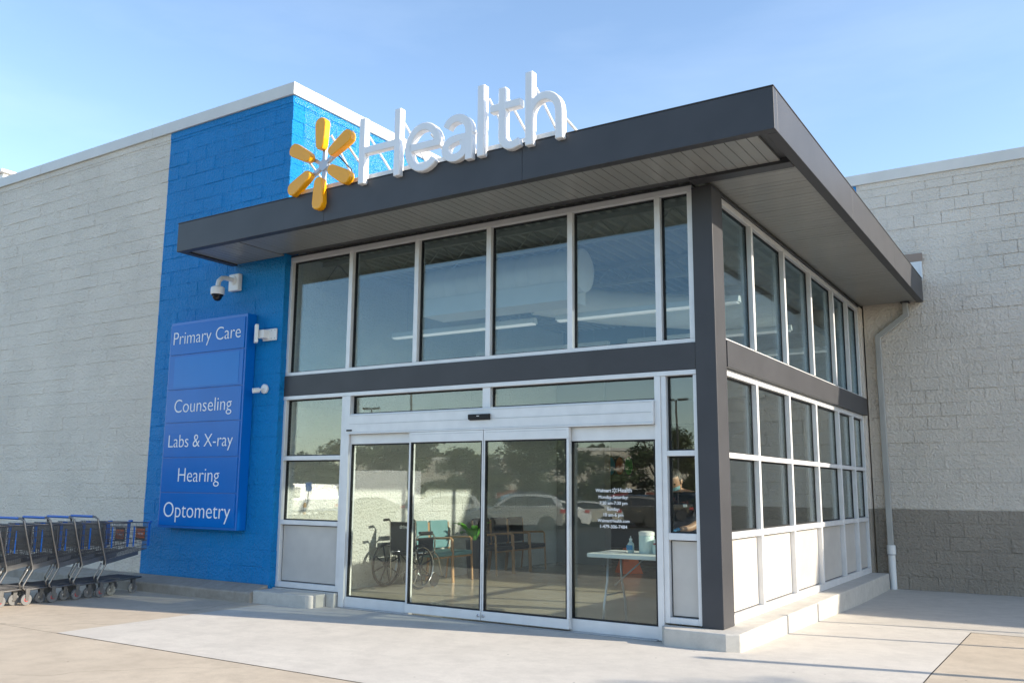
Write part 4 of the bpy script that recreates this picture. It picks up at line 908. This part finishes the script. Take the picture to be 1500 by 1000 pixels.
for s_ in (-1, 1):
    e = rotH @ Vector((s_*0.03, -0.088, 0.118)); MB().lathe([(0.002,-0.006),(0.010,-0.003),(0.010,0.003),(0.002,0.006)], e, 10, 'Y').build('eye', M_blk, pe)
    e = rotH @ Vector((s_*0.078, 0.0, 0.105)); MB().lathe([(0.01,-0.01),(0.028,-0.004),(0.028,0.004),(0.01,0.01)], e, 10, 'X').build('ear', M_skin, pe, smooth=True)
    DY_ = -0.08; HV = [(s_*0.10,-0.50,0.97),(s_*0.085,-0.555,0.96),(s_*0.075,-0.59,0.955)]; HE = [(0,1),(1,2)]; HR = [(.030,.022),(.036,.016),(.034,.014)]
    for k in range(4):
        o_ = (k-1.5)*0.019; ln = (0.06,0.072,0.068,0.052)[k]; i0 = len(HV)
        HV += [(s_*0.072+o_, -0.60, 0.955), (s_*0.068+o_, -0.60-ln*0.55, 0.942), (s_*0.066+o_, -0.60-ln*0.85, 0.92)]; HE += [(2,i0),(i0,i0+1),(i0+1,i0+2)]; HR += [.009,.0085,.0075]
    i0 = len(HV); HV += [(s_*0.05,-0.565,0.945),(s_*0.035,-0.60,0.93)]; HE += [(1,i0),(i0,i0+1)]; HR += [.011,.009]
    skin_body('gloved_hand', HV, HE, HR, M_glove, pe, 1)
bx('shirt_print', -0.93, -0.885, 1.72-0.305, 1.72-0.302, 0.101+1.20, 0.101+1.23, M_print, pe)
mh = thing('mop_handle', 'wooden broom with a white top leaning inside by the narrow side pane', 'broom', (-0.66, 1.35, 0.101))
MB().tube([(-0.70,1.35,0.12),(-0.63,1.30,1.22)], 0.013, 8).build('handle', M_wood, mh, smooth=True); MB().obox(Vector((-0.622,1.295,1.36)), 0.07, 0.03, 0.28, Matrix.Rotation(R(3),3,'Y')).build('head_plate', M_white, mh, bevel=0.004)
yb_ = thing('yellow_bucket', 'tall yellow plastic bucket inside beside the corner column', 'bucket', (-0.42, 1.2, 0.101))
MB().lathe([(0.13,0),(0.16,0.7),(0.165,0.71),(0.15,0.71),(0.12,0.05)], (-0.42,1.2,0.101), 18).build('bucket_body', mat('yellow_plastic', (0.72,0.40,0.01), 0.4), yb_, smooth='auto')
MB().tube([(-0.56,1.2,0.80),(-0.54,1.2,1.05),(-0.42,1.2,1.15),(-0.30,1.2,1.05),(-0.28,1.2,0.80)], 0.01, 6).build('bail', mat('yellow_plastic', (0.72,0.40,0.01), 0.4), yb_, smooth=True)
# ------------------------------------------------------------------ steel posts and a tree off to the sunny side (their shadows fall on the walk)
for k, (x, y, h_, r_) in enumerate(((4.0,2.25,1.92,0.032),(4.0,3.47,1.90,0.032),(4.0,4.86,1.90,0.032),(5.2,0.70,2.35,0.05))):
    p = thing('steel_post', ['slim steel post on the tan walk, first of three','slim steel post on the grey walk, middle of three','slim steel post on the grey walk, third and nearest the block wall','thick steel post on the tan concrete'][k], 'post', (x, y, gz(y)), 'posts on the walk')
    MB().tube([(x,y,gz(y)),(x,y,gz(y)+h_)], r_, 12).build('pole', M_galv, p, smooth='auto'); MB().lathe([(r_*1.02,0),(r_*1.02,0.015),(0.004,0.03)], (x,y,gz(y)+h_), 12).build('cap', M_grey, p, smooth='auto')
    MB().lathe([(0.09,0),(0.09,0.012),(r_*1.3,0.014)], (x,y,gz(y)+0.003), 16).build('base_plate', M_grey, p)
M_bark = mat('bark', (0.10, 0.075, 0.055), 0.9, var=0.3, vscale=4, bump=0.6, bscale=14, bdist=0.03)
def leafmat(name, c):
    m, t, p, n, l = newmat(name)
    g = n('ShaderNodeNewGeometry'); z = n('ShaderNodeTexNoise'); z.inputs['Scale'].default_value = 0.9; z.inputs['Detail'].default_value = 4; l(g.outputs['Position'], z.inputs['Vector'])
    r = n('ShaderNodeValToRGB'); e = r.color_ramp.elements; e[0].position = 0.3; e[1].position = 0.7; e[0].color = (*[v*0.6 for v in c], 1); e[1].color = (*[v*1.35 for v in c], 1)
    l(z.outputs['Fac'], r.inputs['Fac']); l(r.outputs['Color'], p.inputs['Base Color']); p.inputs['Roughness'].default_value = 0.55
    tr = n('ShaderNodeBsdfTranslucent'); l(r.outputs['Color'], tr.inputs['Color']); mx = n('ShaderNodeMixShader'); mx.inputs[0].default_value = 0.3
    o = t.nodes['Material Output']; l(p.outputs[0], mx.inputs[1]); l(tr.outputs[0], mx.inputs[2]); l(mx.outputs[0], o.inputs['Surface']); return m
LM = [leafmat('leaf_olive', (0.115, 0.125, 0.040)), leafmat('leaf_green', (0.085, 0.115, 0.040))]
def tree_meshes(seed, Hh, rad, trunk, nleaf, size):
    rnd = random.Random(seed); b = MB(); top = Vector((rnd.uniform(-.3,.3), rnd.uniform(-.3,.3), Hh*0.62))
    b.tube([(0,0,-0.05),(0.05,0.02,trunk*0.5),(0.0,0.05,trunk),top], 0.20*Hh/8, 9, r1=0.05); clumps = []
    for k in range(16):
        a_ = rnd.uniform(0,6.28); f_ = rnd.uniform(0.12,1.0); rr = rad*(0.35+0.65*math.sin(math.pi*min(1,0.22+0.75*(1-f_))))*rnd.uniform(0.45,0.8)
        c_ = Vector((rr*math.cos(a_), rr*math.sin(a_), trunk+(Hh-trunk)*f_)); clumps.append((c_, rnd.uniform(0.28,0.46)*rad))
        s_ = Vector((0,0,trunk+(c_.z-trunk)*0.35)); b.tube([s_, s_*0.4+c_*0.6+Vector((0,0,-0.1)), c_], 0.06*Hh/8, 6, r1=0.015)
    lv = []; lf_ = []
    for k in range(nleaf):
        c_, r_ = rnd.choice(clumps); d = Vector((rnd.gauss(0,1), rnd.gauss(0,1), rnd.gauss(0,1))).normalized(); p = c_ + d*r_*rnd.random()**0.45; p.z = c_.z+(p.z-c_.z)*0.8
        u_ = Vector((rnd.gauss(0,1), rnd.gauss(0,1), rnd.gauss(0,.6))).normalized(); v_ = u_.cross(d).normalized() if u_.cross(d).length > 1e-3 else u_.orthogonal(); q = size*rnd.uniform(0.6,1.3); o_ = len(lv)
        lv += [p-u_*q, p+v_*q*0.5, p+u_*q, p-v_*q*0.5]; lf_.append((o_,o_+1,o_+2,o_+3))
    tm = b.mesh('trunk', M_bark); cm = bpy.data.meshes.new('crown'); cm.from_pydata(lv, [], lf_); cm.materials.append(LM[seed % 2]); cm.update()
    for p in tm.polygons: p.use_smooth = True
    return tm, cm
TM = [tree_meshes(1, 9.0, 3.4, 1.2, 5200, 0.20), tree_meshes(2, 7.2, 2.6, 1.8, 2600, 0.18), tree_meshes(5, 9.8, 3.6, 1.3, 5600, 0.21)]
def tree(x, y, kind, s, rot, label, group=None, wide=1.0):
    t = thing('tree', label, 'tree', (x, y, gz(y)), group); t.rotation_euler.z = rot; t.scale = (s*wide, s*wide, s*random.uniform(0.95,1.08))
    for nm, me in zip(('trunk','crown'), TM[kind]):
        o = bpy.data.objects.new(nm, me); COL.objects.link(o); o.parent = t
tree(15.5, 1.6, 1, 0.85, 1.0, 'young tree on the walk beyond the steel posts')
tl = [(-40.5,-38.5,0),(-36.6,-41.5,2),(-32.8,-43.3,0),(-29.6,-45.9,2),(-26.4,-48.2,0),(-58,-52,1),(-52,-58,2),(-46.5,-62.5,0),(-41,-65.5,2),(-36,-69,1),(-31.5,-72,2),(-27,-70,0),(-23,-60,1),(-19.5,-63,2),(-66,-46,2),(-72,-40,0),(-15,-66,0),(-10,-64,2)]
for k, (x, y, kd) in enumerate(tl):
    near = k < 5
    tree(x, y, kd, random.uniform(0.92,1.1)*(0.58 if near else 0.70), random.uniform(0,6.28), ('leafy shade tree in a parking lot island, seen reflected in the doors' if near else 'leafy tree along the far edge of the parking lot, seen as a reflection'), 'trees in the parking lot' if near else 'trees along the far edge of the lot', 1.45)
# far woodland mass
rnd = random.Random(11); lv = []; lf_ = []
for k in range(9000):
    x = rnd.uniform(-150, 40); base = -95 - 0.35*(x+150)*0.2; y = base + rnd.uniform(-6, 6); hmax = 6.3 + 1.3*math.sin(x*0.21) + 0.9*math.sin(x*0.57+1)
    p = Vector((x, y, gz(y) + hmax*rnd.random()**0.6)); u_ = Vector((rnd.gauss(0,1), rnd.gauss(0,1), rnd.gauss(0,1))).normalized(); v_ = u_.orthogonal(); q = rnd.uniform(0.5,1.0); o_ = len(lv)
    lv += [p-u_*q, p+v_*q*0.6, p+u_*q, p-v_*q*0.6]; lf_.append((o_,o_+1,o_+2,o_+3))
me = bpy.data.meshes.new('far_wood'); me.from_pydata(lv, [], lf_); me.materials.append(LM[1]); o = link('far_wood', me, None, (0,0,0), kind='stuff')
o['label'] = 'dark band of woodland beyond the parking lot'; o['category'] = 'woodland'

# ------------------------------------------------------------------ low stores across the lot
M_brk = mat('red_brick_base', (0.25, 0.085, 0.06), 0.8, var=0.12, vscale=3); M_stuc = mat('cream_stucco', (0.58, 0.53, 0.45), 0.8, var=0.05)
def store(x, y, wx, h_, rot, label):
    t = thing('store_building', label, 'building', (x, y, gz(y))); t.rotation_euler.z = rot
    def pb(nm, x0, x1, y0, y1, z0, z1, m_, par=None):
        ob = MB().box(x0,x1,y0,y1,z0,z1); me_ = ob.mesh(nm, m_); o_ = bpy.data.objects.new(nm, me_); COL.objects.link(o_); o_.parent = par or t; return o_
    pb('wall', -wx/2, wx/2, -6, 6, 2.2, h_, M_stuc); pb('brick_base', -wx/2-.03, wx/2+.03, -6.03, 6.03, 0, 2.198, M_brk); pb('coping', -wx/2-.15, wx/2+.15, -6.15, 6.15, h_+.002, h_+0.35, M_coping)
    for k in range(int(wx/5)):
        xx = -wx/2+2.5+k*5; wn = pb('window', xx-1.1, xx+1.1, 6.032, 6.08, 0.8, 2.6, M_alu); pb('pane', xx-1.0, xx+1.0, 6.082, 6.09, 0.9, 2.5, M_cglass, wn)
    dr = pb('door', -0.6, 0.6, 6.032, 6.07, 0.0, 2.15, M_grey)
store(-60, -84, 34, 5.6, R(-35), 'low cream store with red brick base across the lot, wide front'); store(-47, -98, 14, 7.2, R(-30), 'taller cream store block with red brick base across the lot')

# ------------------------------------------------------------------ parked vehicles
def arch(cx, r_, z0, n=9): return [(cx-r_*math.cos(math.pi*i/n), z0+r_*math.sin(math.pi*i/n)*1.0) for i in range(n+1)]
SPEC = {
 'suv':   dict(L=4.7, W=0.94, wx=(-1.40,1.42), wr=0.37, body=[(2.20,0.30),(2.33,0.45),(2.36,0.70),(2.22,0.88),(1.85,1.00),(1.15,1.08),(-2.10,1.12),(-2.28,1.02),(-2.34,0.72),(-2.32,0.42),(-2.22,0.32)],
               roof=[(-2.20,1.10),(-1.92,1.55),(-1.62,1.66),(-0.9,1.72),(0.0,1.69),(0.35,1.60),(1.22,1.07)], win=[(-1.85,1.16),(-1.66,1.50),(-0.80,1.60),(0.02,1.57),(0.28,1.50),(0.92,1.14)], rz=1.72),
 'sedan': dict(L=4.7, W=0.91, wx=(-1.36,1.40), wr=0.33, body=[(2.22,0.26),(2.33,0.40),(2.33,0.60),(2.18,0.76),(1.75,0.86),(1.05,0.94),(-1.55,1.00),(-2.20,0.98),(-2.32,0.84),(-2.34,0.50),(-2.24,0.28)],
               roof=[(-1.95,0.99),(-1.15,1.36),(-0.75,1.43),(-0.10,1.44),(0.25,1.38),(1.10,0.94)], win=[(-1.35,1.03),(-0.95,1.30),(-0.10,1.36),(0.18,1.31),(0.82,1.00)], rz=1.44),
 'pickup':dict(L=5.4, W=0.98, wx=(-1.70,1.68), wr=0.40, body=[(2.55,0.42),(2.68,0.55),(2.68,0.95),(2.52,1.10),(1.20,1.16),(-0.55,1.18),(-0.60,1.20),(-2.60,1.22),(-2.66,1.0),(-2.68,0.60),(-2.60,0.45)],
               roof=[(-0.62,1.17),(-0.52,1.72),(-0.30,1.82),(0.45,1.82),(0.70,1.74),(1.35,1.15)], win=[(-0.42,1.24),(-0.36,1.66),(0.42,1.70),(0.62,1.64),(1.05,1.22)], rz=1.82),
 'van':   dict(L=5.6, W=1.0, wx=(-1.75,1.80), wr=0.36, body=[(2.62,0.36),(2.72,0.50),(2.72,0.85),(2.55,1.02),(2.05,1.14),(1.65,1.20),(-2.62,1.25),(-2.70,1.10),(-2.70,0.50),(-2.62,0.38)],
               roof=[(-2.65,1.24),(-2.58,2.05),(-2.4,2.18),(0.6,2.20),(0.95,2.08),(1.75,1.18)], win=[(-0.30,1.35),(-0.30,1.95),(0.72,1.95),(1.35,1.30)], rz=2.2)}
def make_car(kind, paint, label, x, y, head):
    S = SPEC[kind]; t = thing('parked_car', label, 'car', (x, y, gz(y)), 'vehicles parked in the lot'); t.rotation_euler.z = head
    def P(nm, b, m_, par=None, smooth='auto', bevel=0.0):
        o_ = link(nm, b.mesh(nm, m_), None, (0,0,0), smooth, bevel); o_.parent = par or t; return o_
    W = S['W']; z0 = 0.24 if kind != 'pickup' else 0.34; bot = []
    for wx in S['wx']: bot += arch(wx, S['wr']+0.05, max(z0, 0.30))
    out_ = S['body'] + [(S['body'][-1][0]+0.05, z0)] + bot + [(S['body'][0][0]-0.05, z0)]
    # three slabs give the flanks a shoulder and a tuck-under
    b = MB(); n = len(out_); lay = []
    for yy, f_ in ((-W,0.955),(-W*0.93,1.0),(W*0.93,1.0),(W,0.955)): lay.append([(px*f_ if abs(px) > 2.0 else px, yy, (pz-0.62)*f_+0.62 if pz > 0.9 else pz) for px, pz in out_])
    vs = [v for l_ in lay for v in l_]; fs = [tuple(range(n)), tuple(range(4*n-1,3*n-1,-1))] + [(k*n+i, (k+1)*n+i, (k+1)*n+(i+1)%n, k*n+(i+1)%n) for k in range(3) for i in range(n)]
    body = P('body', b.add(vs, fs), paint, bevel=0.02)
    rf_ = S['roof']; zb_ = rf_[0][1]; zt = S['rz']
    def hw(z): return W*(0.90 - 0.20*((z-zb_)/(zt-zb_))**1.3 if z > zb_ else 0.90)
    b = MB(); n = len(rf_); b.add([(px, -hw(pz), pz) for px, pz in rf_] + [(px, hw(pz), pz) for px, pz in rf_], [tuple(range(n)), tuple(range(2*n-1,n-1,-1))] + [(i, n+i, n+(i+1)%n, (i+1)%n) for i in range(n)])
    P('roof', b, paint, bevel=0.03)
    for s_ in (-1, 1):
        wn = S['win']; b = MB(); q = [(px, s_*(hw(pz)+0.012), pz) for px, pz in wn]; q2 = [(px, s_*(hw(pz)-0.01), pz) for px, pz in wn]; k = len(wn)
        b.add(q+q2, [tuple(range(k)), tuple(range(2*k-1,k-1,-1))] + [(i,(i+1)%k,k+(i+1)%k,k+i) for i in range(k)])
        sw = P('side_window', b, M_cglass, smooth=False)
        xm = -0.35 if kind in ('suv','sedan') else 0.1
        zz = (wn[0][1]+zt)/2
        P('window_pillar', MB().add([(xm-.04,s_*(hw(wn[0][1])+.016),wn[0][1]),(xm+.04,s_*(hw(wn[0][1])+.016),wn[0][1]),(xm+.04,s_*(hw(zt-.12)+.016),zt-.12),(xm-.04,s_*(hw(zt-.12)+.016),zt-.12)], [(0,1,2,3)]), M_blk, sw, smooth=False)
        for hx in (-0.75, 0.25): P('door_handle', MB().box(hx-.09,hx+.09,s_*(W+0.008)-.01,s_*(W+0.008)+.012,0.88,0.91), M_chrome)
        P('mirror', MB().box(0.85,1.02,s_*(W+0.08)-0.07,s_*(W+0.08)+0.07,1.06,1.20), paint, bevel=0.03)
        P('tail_light', MB().box(S['body'][-4][0]-0.01,S['body'][-4][0]+0.28,s_*(W-0.10)-0.11,s_*(W-0.10)+0.112,0.80,0.98), M_red, bevel=0.02)
        P('headlight', MB().box(S['body'][3][0]-0.32,S['body'][3][0]+0.02,s_*(W-0.18)-0.14,s_*(W-0.18)+0.16,0.70,0.84), M_chrome, bevel=0.03)
        for wx in S['wx']:
            r_ = S['wr']; ty = P('wheel', MB().lathe([(r_*0.66,-0.11),(r_*0.96,-0.11),(r_,-0.07),(r_,0.07),(r_*0.96,0.11),(r_*0.66,0.11)], (wx, s_*(W-0.10), r_), 26, 'Y'), M_vinyl)
            rm = MB().lathe([(r_*0.60,-0.06),(r_*0.68,-0.115),(r_*0.64,-0.09),(r_*0.10,-0.07)] if s_ < 0 else [(r_*0.10,0.07),(r_*0.64,0.09),(r_*0.68,0.115),(r_*0.60,0.06)], (wx, s_*(W-0.10), r_), 26, 'Y')
            P('rim_dish', rm, M_blk, ty)
            sp_ = MB()
            for k2 in range(9):
                a_ = 2*math.pi*k2/9; sp_.obox(Vector((wx+r_*0.36*math.cos(a_), s_*(W-0.10+0.095), r_+r_*0.36*math.sin(a_))), r_*0.6, 0.02, 0.055, Matrix.Rotation(-a_, 3, 'Y'))
            P('rim_spokes', sp_, M_rim, ty)
    i = len(rf_)-2; (xa, za), (xb_, zb2) = rf_[i], rf_[i+1]
    def glassq(nm, A, B_, off):
        (xa, za), (xb_, zb2) = A, B_; f0, f1 = 0.10, 0.92; p = lambda f_: (xa+(xb_-xa)*f_+off, za+(zb2-za)*f_+0.012)
        (x0, z_0), (x1, z_1) = p(f0), p(f1); P(nm, MB().add([(x0,-hw(z_0)*.9,z_0),(x0,hw(z_0)*.9,z_0),(x1,hw(z_1)*.93,z_1),(x1,-hw(z_1)*.93,z_1)], [(0,1,2,3)]), M_cglass, smooth=False)
    glassq('windscreen', rf_[-2], rf_[-1], 0.012); glassq('rear_window', rf_[1], rf_[0], -0.012)
    if kind == 'pickup':
        P('cargo_bed', MB().box(-2.55,-0.70,-W*0.82,W*0.82,1.222,1.228), M_blk, smooth=False)
    if kind == 'suv':
        for s_ in (-1,1): P('roof_rail', MB().tube([(-1.5,s_*W*0.66,1.70),(-1.4,s_*W*0.66,1.76),(0.0,s_*W*0.66,1.75),(0.1,s_*W*0.66,1.69)], 0.015, 6), M_chrome)
    P('bumper', MB().box(S['body'][-2][0]-0.03,S['body'][-2][0]+0.10,-W*0.9,W*0.9,0.36,0.50), M_tyre, bevel=0.02)
    return t
M_rim = mat('alloy', (0.62, 0.62, 0.63), 0.3, 0.3, var=0)
def paint(n, c, met=0.0, r_=0.25): return mat('car_paint_'+n, c, r_, met, var=0.02, coat=0.6)
HD = R(137)
cars = [('suv',('silver',(0.34,0.345,0.35),0.6),'silver sport utility car with chrome wheels, reflected in the doors',-20.1,-28.2,HD),
 ('sedan',('white',(0.75,0.75,0.74),0.0),'white saloon car parked just beyond the silver sport utility car',-20.9,-32.2,HD),
 ('sedan',('pale_silver',(0.50,0.49,0.46),0.6),'pale silver saloon car beside the charcoal sport utility car',-20.6,-35.4,HD),
 ('suv',('charcoal',(0.055,0.056,0.06),0.5),'charcoal sport utility car parked beside the red pickup',-19.2,-37.8,HD),
 ('pickup',('red',(0.30,0.012,0.014),0.2),'red pickup truck parked at the end of the row',-21.0,-41.4,HD),
 ('suv',('off_white',(0.42,0.42,0.41),0.0),'white sport utility car in the row behind the silver one',-26.4,-30.6,HD),
 ('sedan',('black',(0.012,0.012,0.014),0.2),'black saloon car beside the white sport utility car',-29.5,-28.0,HD),
 ('suv',('grey_silver',(0.36,0.37,0.39),0.7),'grey sport utility car alone across the lot',-34.0,-57.0,R(150)),
 ('pickup',('black',(0.012,0.012,0.014),0.2),'black pickup truck under the far trees',-22.8,-50.6,R(140)),
 ('sedan',('charcoal',(0.055,0.056,0.06),0.5),'dark saloon car under the shade trees',-38.5,-46.0,R(140)),
 ('van',('white',(0.75,0.75,0.74),0.0),'white cargo van near the box truck',-38.5,-31.5,R(120))]
for kd, (pn, pc, pm), lb, x, y, hd_ in cars: make_car(kd, paint(pn, pc, pm), lb, x, y, hd_)
bt = thing('box_truck', 'white box truck parked beyond the cargo van', 'truck', (-36.5, -35.8, gz(-35.8)), 'vehicles parked in the lot'); bt.rotation_euler.z = R(125)
def bp(nm, b, m_, par=None, bevel=0.0):
    o_ = link(nm, b.mesh(nm, m_), None, (0,0,0), 'auto', bevel); o_.parent = par or bt; return o_
bp('cargo_box', MB().box(-3.6,1.4,-1.15,1.15,0.95,3.1), M_white, bevel=0.03); bp('cab', MB().prism([(1.5,0.55),(3.4,0.55),(3.4,1.25),(2.75,1.45),(2.35,2.2),(1.5,2.25)], -1.0, 1.0, 'Y'), M_white, bevel=0.05); bp('chassis', MB().box(-3.5,3.0,-0.45,0.45,0.5,0.9), M_blk)
for s_ in (-1,1):
    bp('side_window', MB().prism([(1.7,1.45),(2.6,1.45),(2.3,2.05),(1.7,2.1)], s_*1.003, s_*1.015, 'Y'), M_cglass)
    for wx in (-2.4, 2.5): bp('wheel', MB().lathe([(0.15,-0.13),(0.44,-0.13),(0.46,0),(0.44,0.13),(0.15,0.13)], (wx, s_*0.95, 0.46), 22, 'Y'), M_vinyl)
# lamp posts, bollards and blue parking signs of the lot
for k, (x, y) in enumerate(((-30.5,-33.0),(-21.5,-52.0),(-46,-47))):
    lp = thing('lamp_post', ['lamp post beside the white sport utility car','lamp post beside the black pickup truck','lamp post among the far shade trees'][k], 'lamp post', (x, y, gz(y)), 'lamp posts of the parking lot')
    MB().tube([(x,y,gz(y)),(x,y,gz(y)+8.5)], 0.09, 10, r1=0.06).build('pole', M_lip, lp, smooth='auto'); MB().lathe([(0.3,0),(0.3,0.8),(0.27,0.84)], (x,y,gz(y)), 16).build('base', M_plinth, lp, smooth='auto')
    for s_ in (-1,1): MB().box(x+s_*0.5-0.35,x+s_*0.5+0.35,y-0.15,y+0.15,gz(y)+8.45,gz(y)+8.6).build('lamp_head', M_lip, lp)
M_yp = mat('yellow_paint', (0.75,0.36,0.02), 0.5)
for k, (x, y) in enumerate(((-33.4,-27.6),(-36.0,-44.5),(-26.5,-52.5))):
    bo_ = thing('bollard', ['yellow bollard near the black saloon car','yellow bollard under the shade trees','yellow bollard near the far black pickup'][k], 'bollard', (x, y, gz(y)), 'yellow bollards of the lot')
    MB().lathe([(0.09,0),(0.09,1.0),(0.05,1.07)], (x,y,gz(y)), 14).build('post', M_yp, bo_, smooth='auto'); MB().lathe([(0.094,0.72),(0.094,0.82)], (x,y,gz(y)), 14).build('band', M_white, bo_)
for k, (x, y) in enumerate(((-31.2,-25.6),(-35.4,-43.6))):
    ps = thing('parking_sign', ['blue parking sign on a thin post near the black saloon car','blue parking sign on a thin post under the shade trees'][k], 'sign', (x, y, gz(y)), 'blue parking signs')
    MB().tube([(x,y,gz(y)),(x,y,gz(y)+2.1)], 0.025, 8).build('post', M_galv, ps); MB().obox(Vector((x+.03,y+.03,gz(y)+1.85)), 0.32, 0.01, 0.46, Matrix.Rotation(R(135),3,'Z')).build('plate', M_cblue, ps)
